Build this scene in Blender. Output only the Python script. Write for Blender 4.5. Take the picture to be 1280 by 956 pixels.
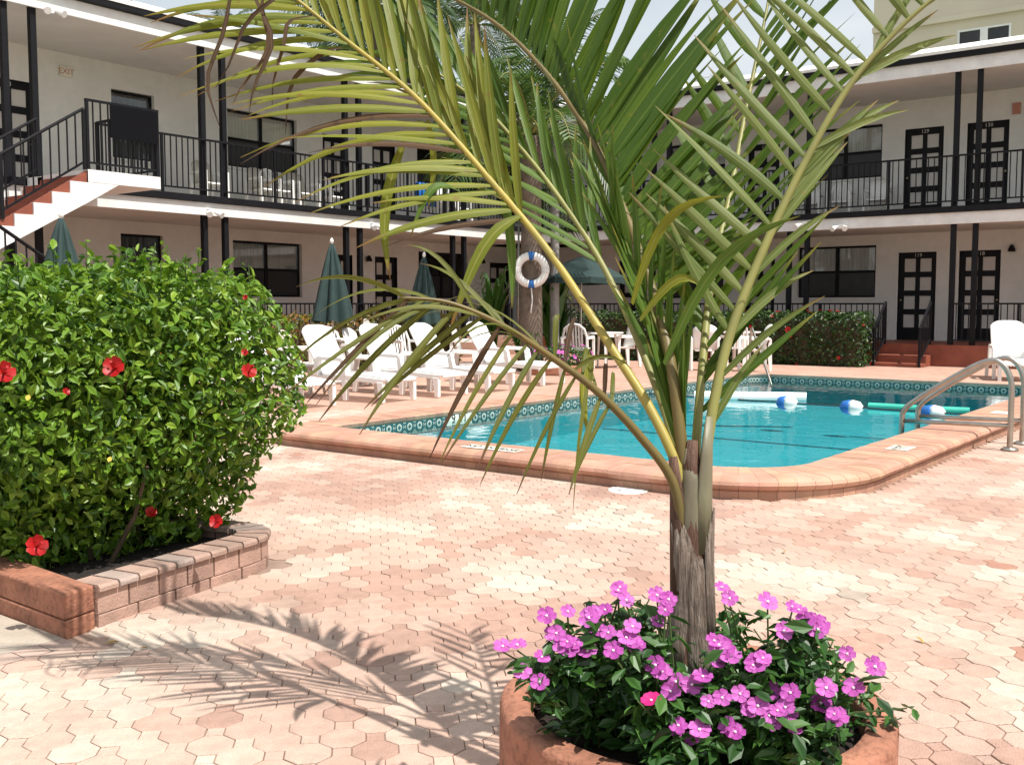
import bpy, bmesh, math, random
import numpy as np
from mathutils import Vector, Matrix, noise as mnoise
R = math.radians
random.seed(7); np.random.seed(7)
for o in list(bpy.data.objects): bpy.data.objects.remove(o)
scn = bpy.context.scene; col = scn.collection

# ---------------------------------------------------------------- camera
F, CX, CY, H = 1290., 640., 478., 1.28
PITCH = math.atan(97 / 1290.); YAW = R(37.5)
cam = bpy.data.cameras.new('camera'); camo = bpy.data.objects.new('camera', cam); col.objects.link(camo)
cam.sensor_fit = 'HORIZONTAL'; cam.sensor_width = 36; cam.lens = 36 * F / 1280
cam.clip_start = .05; cam.clip_end = 2000
fw = Vector((math.cos(YAW) * math.cos(PITCH), math.sin(YAW) * math.cos(PITCH), -math.sin(PITCH)))
rt = Vector((math.sin(YAW), -math.cos(YAW), 0)); up = rt.cross(fw)
m = Matrix((rt, up, -fw)).transposed().to_4x4(); m.translation = (0, 0, H); camo.matrix_world = m
scn.camera = camo

# ---------------------------------------------------------------- sky, sun, exposure
SUN_AZ, SUN_EL = R(-91), R(62)
sv = Vector((math.cos(SUN_AZ) * math.cos(SUN_EL), math.sin(SUN_AZ) * math.cos(SUN_EL), math.sin(SUN_EL)))
w = bpy.data.worlds.new('World'); scn.world = w; w.use_nodes = True
nt = w.node_tree; nt.nodes.clear()
out = nt.nodes.new('ShaderNodeOutputWorld'); bg = nt.nodes.new('ShaderNodeBackground')
sky = nt.nodes.new('ShaderNodeTexSky'); sky.sky_type = 'NISHITA'; sky.sun_disc = False
sky.sun_elevation = SUN_EL; sky.sun_rotation = math.atan2(sv.x, sv.y)
sky.air_density = 1.3; sky.dust_density = 2.5; sky.ozone_density = 1.0
tc = nt.nodes.new('ShaderNodeTexCoord'); mp = nt.nodes.new('ShaderNodeMapping'); mp.inputs['Scale'].default_value = (1.6, 1.6, 4.5)
nz = nt.nodes.new('ShaderNodeTexNoise'); nz.inputs['Scale'].default_value = 2.2; nz.inputs['Detail'].default_value = 7
rp = nt.nodes.new('ShaderNodeMapRange')
rp.inputs['From Min'].default_value = .36; rp.inputs['From Max'].default_value = .68
rp.inputs['To Min'].default_value = .55; rp.inputs['To Max'].default_value = .95
mx = nt.nodes.new('ShaderNodeMixRGB'); mx.inputs[2].default_value = (7.2, 7.6, 7.8, 1)
L = nt.links.new
L(tc.outputs['Generated'], mp.inputs['Vector']); L(mp.outputs[0], nz.inputs['Vector']); L(nz.outputs['Fac'], rp.inputs['Value'])
L(rp.outputs[0], mx.inputs['Fac']); L(sky.outputs[0], mx.inputs[1]); L(mx.outputs[0], bg.inputs['Color']); L(bg.outputs[0], out.inputs['Surface'])
bg.inputs['Strength'].default_value = .088
sl = bpy.data.lights.new('sun', 'SUN'); sl.energy = 4.5; sl.angle = R(.53); sl.color = (1, .955, .88)
so = bpy.data.objects.new('sun', sl); col.objects.link(so); so.rotation_euler = sv.to_track_quat('Z', 'Y').to_euler(); so.location = (0, 0, 30)
vs = scn.view_settings; vs.view_transform = 'Standard'; vs.look = 'None'; vs.gamma = 1; vs.exposure = .5
scn.render.engine = 'CYCLES'; scn.render.resolution_x = 1024; scn.render.resolution_y = 764
scn.cycles.max_bounces = 8; scn.cycles.transparent_max_bounces = 16
scn.cycles.caustics_reflective = False; scn.cycles.caustics_refractive = False

# ---------------------------------------------------------------- pixel directions to points on known planes
def ray(px, py): return fw + rt * ((px - CX) / F) - up * ((py - CY) / F)
CAM = Vector((0, 0, H))
def G(px, py, z=0.): d = ray(px, py); return CAM + d * ((z - H) / d.z)
def PX(px, py, X): d = ray(px, py); return CAM + d * (X / d.x)
def PY(px, py, Y): d = ray(px, py); return CAM + d * (Y / d.y)
def PD(px, py, D): return CAM + ray(px, py) * D
def proj(p):
    v = Vector(p) - CAM; f = v.dot(fw)
    return (CX + F * v.dot(rt) / f, CY - F * v.dot(up) / f, f)

# ---------------------------------------------------------------- materials
MATS = {}
def mat(name, c1, c2=None, rough=.6, scale=6., bump=0., bscale=None, metal=0., spec=.5, island=None, objcol=False, attr=None, detail=5, trans=0., streak=None, stain=None):
    if name in MATS: return MATS[name]
    M = bpy.data.materials.new(name); M.use_nodes = True; n = M.node_tree.nodes; l = M.node_tree.links.new
    b = n['Principled BSDF']; b.inputs['Roughness'].default_value = rough; b.inputs['Metallic'].default_value = metal
    b.inputs['Specular IOR Level'].default_value = spec
    t = n.new('ShaderNodeTexCoord'); src = t.outputs['Object']
    if streak:
        mpn = n.new('ShaderNodeMapping'); mpn.inputs['Scale'].default_value = streak; l(src, mpn.inputs['Vector']); src = mpn.outputs[0]
    no = n.new('ShaderNodeTexNoise'); no.inputs['Scale'].default_value = scale; no.inputs['Detail'].default_value = detail; l(src, no.inputs['Vector'])
    rm = n.new('ShaderNodeMapRange'); rm.inputs['From Min'].default_value = .3; rm.inputs['From Max'].default_value = .7; l(no.outputs['Fac'], rm.inputs['Value'])
    mi = n.new('ShaderNodeMixRGB'); l(rm.outputs[0], mi.inputs['Fac'])
    c2 = c2 or tuple(x * .8 for x in c1)
    mi.inputs[1].default_value = (*c1, 1); mi.inputs[2].default_value = (*c2, 1); res = mi.outputs[0]
    if objcol or attr:
        if objcol: oi = n.new('ShaderNodeObjectInfo'); cs = oi.outputs['Color']
        else: oi = n.new('ShaderNodeAttribute'); oi.attribute_name = attr; cs = oi.outputs['Color']
        mu = n.new('ShaderNodeMixRGB'); mu.blend_type = 'MULTIPLY'; mu.inputs[0].default_value = 1; l(cs, mu.inputs[1]); l(res, mu.inputs[2]); res = mu.outputs[0]
    if island:
        ge = n.new('ShaderNodeNewGeometry'); cr = n.new('ShaderNodeValToRGB'); l(ge.outputs['Random Per Island'], cr.inputs[0])
        e = cr.color_ramp.elements; e[0].color = (*island[0], 1); e[1].color = (*island[-1], 1)
        for k, c in enumerate(island[1:-1]): x = e.new((k + 1) / (len(island) - 1)); x.color = (*c, 1)
        mu = n.new('ShaderNodeMixRGB'); mu.blend_type = 'MULTIPLY'; mu.inputs[0].default_value = 1; l(cr.outputs[0], mu.inputs[1]); l(res, mu.inputs[2]); res = mu.outputs[0]
    if stain:      # dirt and wear laid over the whole surface in world space
        gp = n.new('ShaderNodeNewGeometry')
        for sc_, lo, hi, a_, b_ in stain:
            sn = n.new('ShaderNodeTexNoise'); sn.inputs['Scale'].default_value = sc_; sn.inputs['Detail'].default_value = 6; sn.inputs['Roughness'].default_value = .65; l(gp.outputs['Position'], sn.inputs['Vector'])
            sr = n.new('ShaderNodeMapRange'); sr.inputs['From Min'].default_value = lo; sr.inputs['From Max'].default_value = hi; sr.inputs['To Min'].default_value = a_; sr.inputs['To Max'].default_value = b_; l(sn.outputs['Fac'], sr.inputs['Value'])
            mu = n.new('ShaderNodeMixRGB'); mu.blend_type = 'MULTIPLY'; mu.inputs[0].default_value = 1; l(res, mu.inputs[1]); l(sr.outputs[0], mu.inputs[2]); res = mu.outputs[0]
    l(res, b.inputs['Base Color'])
    if bump:
        bn = n.new('ShaderNodeTexNoise'); bn.inputs['Scale'].default_value = bscale or scale * 6; bn.inputs['Detail'].default_value = 4; l(src, bn.inputs['Vector'])
        bp = n.new('ShaderNodeBump'); bp.inputs['Strength'].default_value = bump; bp.inputs['Distance'].default_value = .01; l(bn.outputs['Fac'], bp.inputs['Height']); l(bp.outputs[0], b.inputs['Normal'])
    if trans:
        tr = n.new('ShaderNodeBsdfTranslucent'); l(res, tr.inputs['Color']); ms = n.new('ShaderNodeMixShader'); ms.inputs[0].default_value = trans
        l(b.outputs[0], ms.inputs[1]); l(tr.outputs[0], ms.inputs[2]); l(ms.outputs[0], n['Material Output'].inputs['Surface'])
    MATS[name] = M; return M
W1 = (1, 1, 1)
STAIN = [(.9, .35, .62, .84, 1.04), (7., .3, .62, .88, 1.04), (90., .3, .6, .9, 1.03)]
mat('paver_single', (1.03, 1.02, 1.0), (.86, .85, .84), .85, 14, .5, 160, objcol=True, spec=.3, stain=STAIN)
mat('paver_field', (1.03, 1.02, 1.0), (.86, .85, .84), .85, 14, .5, 160, attr='tint', spec=.3, stain=STAIN)
mat('bedding', (.36, .25, .19), (.2, .14, .11), .95, 3, .4, 60)
mat('far_ground', (.25, .25, .18), (.16, .2, .08), .95, .4)
mat('coping', (1.05, 1.03, 1), (.8, .78, .76), .75, 7, .4, 90, objcol=True, spec=.3, stain=[(1.3, .35, .65, .82, 1.05), (14., .3, .65, .85, 1.05)])
mat('coping_far', (.56, .35, .27), (.47, .28, .21), .75, 5, .3, 90, stain=STAIN)
mat('mortar', (.58, .42, .34), (.46, .32, .26), .9, 12)
mat('red_edge', (.33, .095, .05), (.22, .06, .035), .7, 5, .3, 60)
mat('terracotta', (.42, .185, .115), (.31, .125, .075), .85, 7, .9, 45, detail=9, stain=[(5., .35, .6, .72, 1.08), (40., .33, .5, .7, 1.03)])
mat('brick_pink', (1.05, 1, 1), (.7, .68, .68), .85, 9, .5, 90, objcol=True)
mat('concrete', (.47, .40, .33), (.39, .33, .27), .9, 5, .5, 80, stain=STAIN)
mat('soil', (.022, .014, .01), (.01, .007, .005), .95, 25, .9, 90)
mat('stucco', (.79, .79, .77), (.72, .72, .7), .9, 1.1, .6, 45, stain=[(.5, .35, .65, .92, 1.02), (6., .3, .7, .94, 1.02)])
mat('white_paint', (.81, .825, .82), (.74, .74, .73), .6, 2.5, .1, 30, stain=[(3., .3, .6, .86, 1.02)])
mat('soffit', (.64, .635, .6), (.58, .57, .54), .85, 2)
mat('black_paint', (.009, .009, .012), (.006, .006, .008), .6, 6, spec=.2)
mat('dark_rail', (.009, .009, .012), (.006, .006, .008), .6, 6, spec=.2)
mat('porch_red', (.27, .075, .04), (.19, .05, .03), .65, 4, .2, 40)
mat('balcony_grey', (.36, .33, .29), (.3, .27, .24), .8, 3)
mat('porch_tan', (.34, .2, .15), (.27, .16, .12), .7, 4)
mat('panel_black', (.006, .006, .008), None, .9, 30, .3, 300, spec=.1)
mat('door_panel', (.6, .58, .55), (.54, .52, .5), .6, 3)
mat('curtain', (.78, .76, .72), (.6, .59, .57), .9, 2.0, streak=(14, 14, .3))
mat('blind', (.12, .12, .115), (.05, .05, .05), .7, 3, streak=(14, 14, .2))
mat('screen', (.025, .027, .03), (.015, .016, .018), .35, 4)
mat('brass', (.6, .5, .3), None, .3, 5, metal=1)
mat('steel', (.5, .46, .41), (.38, .35, .31), .34, 9, metal=1)
mat('white_plastic', (.84, .84, .82), (.77, .77, .75), .42, 4)
mat('mesh_beige', (.5, .46, .4), (.42, .39, .34), .8, 20, .3, 200)
mat('grey_plastic', (.56, .54, .5), (.5, .48, .45), .5, 4)
mat('green_canvas', (.022, .048, .045), (.014, .034, .032), .85, 6, .2, 120)
mat('blue', (.02, .16, .52), None, .4, 4)
mat('noodle_green', (.05, .5, .38), None, .6, 4)
mat('rope', (.03, .035, .05), None, .8, 40)
mat('sign_red', (.5, .2, .15), None, .5)
mat('marker_white', (.8, .78, .68), None, .5)
mat('ink', (.01, .01, .012), None, .5)
mat('ring_orange', (.5, .12, .03), None, .6)
mat('beige_tower', (.62, .56, .44), (.56, .5, .4), .85, .5)
mat('roof_white', (.8, .8, .77), (.66, .66, .63), .7, 2.5, .25, 14)
mat('bark', (.22, .17, .13), (.12, .09, .07), .9, 8, .8, 30)
mat('bark_grey', (.34, .33, .31), (.22, .21, .2), .85, 7, .5, 30)
mat('sheath', (.3, .245, .2), (.11, .07, .05), .85, 7, 1.0, 20, streak=(12, 12, .6), stain=[(14., .35, .6, .65, 1.1)])
mat('sheath_brown', (.13, .065, .04), (.07, .035, .022), .75, 6, .7, 20, streak=(9, 9, .8))
mat('crownshaft', (.19, .18, .105), (.125, .105, .075), .5, 5, .2, 25, streak=(3, 3, .8))
mat('rachis_yellow', (.4, .3, .05), (.3, .26, .06), .45, 9)
mat('rachis_olive', (.16, .115, .03), (.12, .095, .03), .5, 9)
mat('rachis_pale', (.27, .265, .075), (.2, .2, .06), .5, 9)
mat('hibiscus_leaf', W1, (.85, .9, .8), .42, 5, island=[(.035, .095, .008), (.1, .21, .014), (.16, .285, .02), (.28, .41, .045)], trans=.3)
mat('hedge_leaf', W1, (.85, .9, .8), .4, 5, island=[(.012, .036, .006), (.026, .065, .01), (.06, .12, .02)], trans=.2)
mat('croton_leaf', W1, (.9, .8, .7), .4, 5, island=[(.05, .11, .015), (.2, .22, .03), (.3, .12, .02), (.06, .12, .02)], trans=.2)
mat('vinca_leaf', W1, (.85, .9, .8), .42, 5, island=[(.018, .06, .012), (.035, .105, .018), (.065, .16, .025)], trans=.2)
mat('palm_far', W1, (.85, .9, .85), .45, 5, island=[(.02, .05, .015), (.045, .09, .025), (.07, .12, .03)], trans=.2)
mat('palm_mid', W1, (.85, .9, .85), .4, 5, island=[(.03, .075, .01), (.065, .13, .02), (.1, .17, .035)], trans=.3)
mat('strap_leaf', W1, (.8, .9, .8), .35, 5, island=[(.04, .12, .015), (.09, .2, .03)], trans=.25)
mat('stem', (.11, .075, .045), (.07, .05, .03), .8, 9)
mat('stem_green', (.07, .11, .03), None, .7, 9)
mat('petal_red', (.5, .01, .012), (.36, .006, .008), .5, 9, trans=.25)
mat('petal_pink', (1.05, 1.02, 1.02), (.85, .8, .85), .55, 60, trans=.3, objcol=True)
mat('petal_magenta', (.75, .03, .25), None, .5, 9, trans=.25)
mat('petal_eye', (.85, .75, .8), None, .6)
mat('pollen', (.6, .42, .06), None, .6)
mat('litter', (.32, .17, .07), (.5, .36, .1), .8, 9)
mat('basin', (.05, .46, .51), (.04, .40, .46), .6, .7)
mat('lane', (.02, .2, .26), None, .7)
def special_materials():
    # glazed waterline tile: a diamond-and-flower print
    M = bpy.data.materials.new('waterline_tile'); M.use_nodes = True; n = M.node_tree.nodes; l = M.node_tree.links.new; b = n['Principled BSDF']; b.inputs['Roughness'].default_value = .15
    t = n.new('ShaderNodeTexCoord'); s = n.new('ShaderNodeSeparateXYZ'); l(t.outputs['Generated'], s.inputs[0])
    def math_(op, a, bb=None):
        k = n.new('ShaderNodeMath'); k.operation = op
        for i, v in enumerate((a, bb)):
            if v is None: continue
            if isinstance(v, (int, float)): k.inputs[i].default_value = v
            else: l(v, k.inputs[i])
        return k.outputs[0]
    x = math_('ABSOLUTE', math_('SUBTRACT', s.outputs[0], .5)); z = math_('ABSOLUTE', math_('SUBTRACT', s.outputs[2], .5))
    d = math_('ADD', x, z); r = math_('SQRT', math_('ADD', math_('MULTIPLY', x, x), math_('MULTIPLY', z, z)))
    ring = math_('LESS_THAN', math_('ABSOLUTE', math_('SUBTRACT', r, .34)), .08); dia = math_('LESS_THAN', math_('ABSOLUTE', math_('SUBTRACT', d, .62)), .07); dot = math_('LESS_THAN', d, .17)
    f = math_('MAXIMUM', ring, math_('MAXIMUM', dia, dot))
    mi = n.new('ShaderNodeMixRGB'); l(f, mi.inputs[0]); mi.inputs[1].default_value = (.5, .5, .44, 1); mi.inputs[2].default_value = (.02, .10, .11, 1)
    l(mi.outputs[0], b.inputs['Base Color']); MATS['waterline_tile'] = M
    for nm, ca, cb, tip, rib in (('leaflet_yellow', (.30, .30, .03), (.15, .19, .02), (.22, .12, .03), (.42, .4, .12)), ('leaflet_olive', (.2, .2, .03), (.11, .13, .02), (.14, .07, .03), (.3, .3, .1)), ('leaflet_deep', (.10, .17, .012), (.045, .10, .008), (.2, .2, .03), (.16, .22, .05)), ('leaflet_pale', (.24, .28, .08), (.13, .19, .04), (.3, .22, .08), (.4, .42, .2)), ('leaflet_light', (.13, .22, .03), (.075, .15, .02), (.25, .2, .04), (.25, .32, .1)), ('leaflet_dry', (.16, .095, .05), (.07, .04, .025), (.05, .03, .02), (.25, .18, .1))):
        M = bpy.data.materials.new(nm); M.use_nodes = True; n = M.node_tree.nodes; l = M.node_tree.links.new; b = n['Principled BSDF']; b.inputs['Roughness'].default_value = .44 if nm != 'leaflet_dry' else .8
        at = n.new('ShaderNodeAttribute'); at.attribute_name = 'lt'; sp = n.new('ShaderNodeSeparateXYZ'); l(at.outputs['Vector'], sp.inputs[0]); oi = n.new('ShaderNodeObjectInfo')
        def mixc(f, a, bb):
            k = n.new('ShaderNodeMixRGB')
            for i, v in enumerate((f, a, bb)):
                if isinstance(v, tuple): k.inputs[i].default_value = (*v, 1)
                elif isinstance(v, float): k.inputs[i].default_value = v
                else: l(v, k.inputs[i])
            return k.outputs[0]
        c = mixc(oi.outputs['Random'], ca, cb)
        cm = n.new('ShaderNodeCombineXYZ'); l(math_('MULTIPLY', sp.outputs[1], 9.), cm.inputs[0]); l(math_('MULTIPLY', sp.outputs[0], 1.3), cm.inputs[1]); l(math_('MULTIPLY', oi.outputs['Random'], 77.), cm.inputs[2])
        no = n.new('ShaderNodeTexNoise'); no.inputs['Scale'].default_value = 1.; no.inputs['Detail'].default_value = 5; l(cm.outputs[0], no.inputs['Vector'])
        st = math_('MULTIPLY_ADD', no.outputs['Fac'], 3.); st.node.inputs[2].default_value = -1.; st.node.use_clamp = True
        c = mixc(math_('MULTIPLY', st, .7), c, cb)
        ribf = math_('LESS_THAN', math_('ABSOLUTE', sp.outputs[1]), .13); c = mixc(math_('MULTIPLY', ribf, .4), c, rib)
        tf_ = math_('ADD', sp.outputs[0], math_('MULTIPLY', oi.outputs['Random'], .14)); tf_ = math_('MULTIPLY', math_('SUBTRACT', tf_, .9), 7.); tf_.node.use_clamp = True; c = mixc(tf_, c, tip)
        bl = n.new('ShaderNodeTexNoise'); bl.inputs['Scale'].default_value = 30; to = n.new('ShaderNodeTexCoord'); l(to.outputs['Object'], bl.inputs['Vector']); bf = math_('MULTIPLY', math_('SUBTRACT', bl.outputs['Fac'], .64), 9.); bf.node.use_clamp = True; c = mixc(math_('MULTIPLY', bf, .55), c, tip)
        l(c, b.inputs['Base Color']); bp = n.new('ShaderNodeBump'); bp.inputs['Strength'].default_value = .35; bp.inputs['Distance'].default_value = .004; l(no.outputs['Fac'], bp.inputs['Height']); l(bp.outputs[0], b.inputs['Normal'])
        tr = n.new('ShaderNodeBsdfTranslucent'); l(c, tr.inputs['Color']); ms = n.new('ShaderNodeMixShader'); ms.inputs[0].default_value = .42; b.inputs['Specular IOR Level'].default_value = .35; l(b.outputs[0], ms.inputs[1]); l(tr.outputs[0], ms.inputs[2]); l(ms.outputs[0], n['Material Output'].inputs['Surface'])
        MATS[nm] = M
    # water: clear tint that lets the sun reach the basin, mirror-like at grazing angles
    M = bpy.data.materials.new('water'); M.use_nodes = True; n = M.node_tree.nodes; l = M.node_tree.links.new; n.remove(n['Principled BSDF'])
    tr = n.new('ShaderNodeBsdfTransparent'); tr.inputs['Color'].default_value = (.84, .96, .98, 1); gl = n.new('ShaderNodeBsdfGlossy'); gl.inputs['Roughness'].default_value = .03
    fr = n.new('ShaderNodeFresnel'); fr.inputs['IOR'].default_value = 1.33; ms = n.new('ShaderNodeMixShader')
    t = n.new('ShaderNodeTexCoord'); no = n.new('ShaderNodeTexNoise'); no.inputs['Scale'].default_value = 2.6; no.inputs['Detail'].default_value = 3; l(t.outputs['Object'], no.inputs['Vector'])
    bp = n.new('ShaderNodeBump'); bp.inputs['Strength'].default_value = .3; bp.inputs['Distance'].default_value = .03; l(no.outputs['Fac'], bp.inputs['Height'])
    l(bp.outputs[0], gl.inputs['Normal']); l(bp.outputs[0], fr.inputs['Normal']); l(fr.outputs[0], ms.inputs[0]); l(tr.outputs[0], ms.inputs[1]); l(gl.outputs[0], ms.inputs[2]); l(ms.outputs[0], n['Material Output'].inputs['Surface'])
    MATS['water'] = M
    M = bpy.data.materials.new('glass'); M.use_nodes = True; n = M.node_tree.nodes; l = M.node_tree.links.new; n.remove(n['Principled BSDF'])
    tr = n.new('ShaderNodeBsdfTransparent'); tr.inputs['Color'].default_value = (.97, .98, .98, 1); gl = n.new('ShaderNodeBsdfGlossy'); gl.inputs['Roughness'].default_value = .02
    fr = n.new('ShaderNodeFresnel'); fr.inputs['IOR'].default_value = 1.5; ms = n.new('ShaderNodeMixShader')
    l(fr.outputs[0], ms.inputs[0]); l(tr.outputs[0], ms.inputs[1]); l(gl.outputs[0], ms.inputs[2]); l(ms.outputs[0], n['Material Output'].inputs['Surface'])
    MATS['glass'] = M
special_materials()

# ---------------------------------------------------------------- mesh helpers
class MB:
    def __init__(s): s.v = []; s.f = []
    def add(s, vs, fs):
        k = len(s.v); s.v += [tuple(v) for v in vs]; s.f += [tuple(i + k for i in f) for f in fs]; return s
    def hexa(s, c):   # 8 corners: bottom 4, top 4
        return s.add(c, [(0, 3, 2, 1), (4, 5, 6, 7), (0, 1, 5, 4), (1, 2, 6, 5), (2, 3, 7, 6), (3, 0, 4, 7)])
    def box(s, a, b):
        x0, y0, z0 = (min(p, q) for p, q in zip(a, b)); x1, y1, z1 = (max(p, q) for p, q in zip(a, b))
        return s.hexa([(x0, y0, z0), (x1, y0, z0), (x1, y1, z0), (x0, y1, z0), (x0, y0, z1), (x1, y0, z1), (x1, y1, z1), (x0, y1, z1)])
    def beam(s, a, b, w, h, upv=(0, 0, 1)):
        a, b = Vector(a), Vector(b); d = (b - a).normalized(); u = Vector(upv)
        if abs(d.dot(u)) > .95: u = Vector((1, 0, 0))
        x = d.cross(u).normalized() * w / 2; y = x.cross(d).normalized() * h / 2
        return s.hexa([a - x - y, a + x - y, b + x - y, b - x - y, a - x + y, a + x + y, b + x + y, b - x + y])
    def tube(s, pts, r, n=8, cap=True, flat=1.):
        pts = [Vector(p) for p in pts]; rs = r if isinstance(r, (list, tuple)) else [r] * len(pts); k = len(s.v); x = None
        for i, p in enumerate(pts):
            d = (pts[min(i + 1, len(pts) - 1)] - pts[max(i - 1, 0)]).normalized()
            if x is None: x = d.orthogonal().normalized()
            x = (x - d * x.dot(d)).normalized(); y = d.cross(x)
            for j in range(n): a = 2 * math.pi * j / n; s.v.append(tuple(p + (x * math.cos(a) + y * math.sin(a) * flat) * rs[i]))
        for i in range(len(pts) - 1):
            for j in range(n): j2 = (j + 1) % n; s.f.append((k + i * n + j, k + i * n + j2, k + (i + 1) * n + j2, k + (i + 1) * n + j))
        if cap: s.f.append(tuple(k + j for j in range(n))[::-1]); s.f.append(tuple(k + (len(pts) - 1) * n + j for j in range(n)))
        return s
    def lathe(s, prof, n=24, c=(0, 0, 0), close=False):
        k = len(s.v)
        for r, z in prof:
            for j in range(n): a = 2 * math.pi * j / n; s.v.append((c[0] + r * math.cos(a), c[1] + r * math.sin(a), c[2] + z))
        q = len(prof)
        for i in range(q if close else q - 1):
            i2 = (i + 1) % q
            for j in range(n): j2 = (j + 1) % n; s.f.append((k + i * n + j, k + i * n + j2, k + i2 * n + j2, k + i2 * n + j))
        if not close:
            if prof[0][0] > 1e-4: s.f.append(tuple(k + j for j in range(n))[::-1])
            if prof[-1][0] > 1e-4: s.f.append(tuple(k + (q - 1) * n + j for j in range(n)))
        return s
    def prism(s, poly, lo, hi, tf):    # poly in (a,b), extruded lo..hi along c; tf(a,b,c)->xyz
        n = len(poly); vs = [tf(a, b, lo) for a, b in poly] + [tf(a, b, hi) for a, b in poly]
        return s.add(vs, [tuple(range(n))[::-1], tuple(range(n, 2 * n))] + [(i, (i + 1) % n, n + (i + 1) % n, n + i) for i in range(n)])
    def mesh(s, name, m, smooth=False, fix=True, bevel=0.):
        me = bpy.data.meshes.new(name); me.from_pydata(s.v, [], s.f)
        if fix or bevel:
            bm = bmesh.new(); bm.from_mesh(me)
            if bevel:
                bmesh.ops.remove_doubles(bm, verts=bm.verts, dist=1e-5)
                bmesh.ops.bevel(bm, geom=[e for e in bm.edges if len(e.link_faces) == 2 and e.calc_face_angle(0) > .6], offset=bevel, segments=2, affect='EDGES', profile=.5)
            bmesh.ops.recalc_face_normals(bm, faces=bm.faces); bm.to_mesh(me); bm.free()
        if smooth: me.polygons.foreach_set('use_smooth', [True] * len(me.polygons))
        me.materials.append(MATS[m]); me.update(); return me
    def build(s, name, m, parent=None, smooth=False, fix=True, bevel=0., auto=None):
        o = link(name, s.mesh(name, m, smooth, fix, bevel), parent); return o
def link(name, me, parent=None, loc=None):
    o = bpy.data.objects.new(name, me); col.objects.link(o)
    if parent: o.parent = parent
    if loc is not None: o.location = loc
    return o
def tag(o, label=None, cat=None, group=None, kind=None):
    if label: o['label'] = label
    if cat: o['category'] = cat
    if group: o['group'] = group
    if kind: o['kind'] = kind
    return o
def thing(name, label, cat, loc=(0, 0, 0), rz=0., group=None):
    o = bpy.data.objects.new(name, None); col.objects.link(o); o.location = loc; o.rotation_euler = (0, 0, rz); o.empty_display_size = .1
    return tag(o, label, cat, group)
def copy_tree(o, parent=None):
    c = o.copy(); col.objects.link(c); c.parent = parent
    for ch in list(o.children): copy_tree(ch, c)
    return c
def text(s, size, m, parent, mw, name='lettering', depth=.001):
    cu = bpy.data.curves.new('t', 'FONT'); cu.body = s; cu.size = size; cu.extrude = depth; cu.align_x = 'CENTER'; cu.align_y = 'CENTER'; cu.resolution_u = 2
    to = bpy.data.objects.new('t', cu); col.objects.link(to); dg = bpy.context.evaluated_depsgraph_get(); dg.update()
    me = bpy.data.meshes.new_from_object(to.evaluated_get(dg)); bpy.data.objects.remove(to); me.materials.clear(); me.materials.append(MATS[m])
    me.transform(mw); return link(name, me, parent)
def basis(o, x, y):   # matrix with local x->x, y->y
    x = Vector(x).normalized(); y = Vector(y).normalized(); z = x.cross(y); M = Matrix((x, y, z)).transposed().to_4x4(); M.translation = o; return M

# ---------------------------------------------------------------- dimensions of the place
XE, YE = 22.7, 16.45            # edges of the galleries
DEP = 2.6; XW, YW = XE + DEP, YE + DEP
Z0, Z1s, Z1, Z2 = .44, 2.97, 3.32, 6.07   # porch floor, slab underside, balcony floor, roof soffit
PX0, PX1, PY0, PY1 = 6.62, 16.25, 2.78, 7.3   # pool inside
CW, CZ, WZ = .5, .14, .03         # coping width, top, water level

# ---------------------------------------------------------------- ground
g = MB(); B = 400
hx0, hx1, hy0, hy1 = PX0 - .2, PX1 + .2, PY0 - .2, PY1 + .2
for a, b in (((-12, -12), (hx0, 30)), ((hx1, -12), (30, 30)), ((hx0, -12), (hx1, hy0)), ((hx0, hy1), (hx1, 30))):
    g.add([(a[0], a[1], -.014), (b[0], a[1], -.014), (b[0], b[1], -.014), (a[0], b[1], -.014)], [(0, 1, 2, 3)])
patio = tag(g.build('patio', 'coping_far', fix=False), kind='structure')
g = MB()
for a, b in (((-B, -B), (-12, B)), ((30, -B), (B, B)), ((-12, -B), (30, -12)), ((-12, 30), (30, B))):
    g.add([(a[0], a[1], -.02), (b[0], a[1], -.02), (b[0], b[1], -.02), (a[0], b[1], -.02)], [(0, 1, 2, 3)])
tag(g.build('ground', 'far_ground', fix=False), kind='structure')

# keyhole pavers: an octagon with a square tab
def offset_poly(p, d):
    n = len(p); o = []
    for i in range(n):
        a, b, c = Vector(p[i - 1]), Vector(p[i]), Vector(p[(i + 1) % n])
        e1 = (b - a).normalized(); e2 = (c - b).normalized(); n1 = Vector((-e1.y, e1.x)); n2 = Vector((-e2.y, e2.x))
        k = n1 + n2; o.append(b + k * (d / max(.35, 1 + n1.dot(n2))))
    return o
P = .135; S = P * .4142; h_ = P / 2; q_ = S / 2
keyhole = [(h_, -q_), (h_, q_), (P - q_, h_), (h_, P - q_), (q_, h_), (-q_, h_), (-h_, q_), (-h_, -q_), (-q_, -h_), (q_, -h_)]
octagon = [(h_, -q_), (h_, q_), (q_, h_), (-q_, h_), (-h_, q_), (-h_, -q_), (-q_, -h_), (q_, -h_)]
tab = [(h_, q_), (P - q_, h_), (h_, P - q_), (q_, h_)]
def paver_geo(gap):     # the octagon and its tab, with a shallow false joint between them
    vs, fs = [], []
    for poly, g_ in ((octagon, gap), (tab, gap * 1.25)):
        a = offset_poly(poly, g_); b = offset_poly(poly, g_ + .0022); n = len(a); k = len(vs)
        vs += [(p.x, p.y, -.012) for p in a] + [(p.x, p.y, -.0018) for p in a] + [(p.x, p.y, 0) for p in b]
        fs.append(tuple(k + i for i in range(2 * n, 3 * n)))
        for r in (0, 1):
            for i in range(n): j = (i + 1) % n; fs.append((k + r * n + i, k + r * n + j, k + (r + 1) * n + j, k + (r + 1) * n + i))
    return vs, fs
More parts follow.
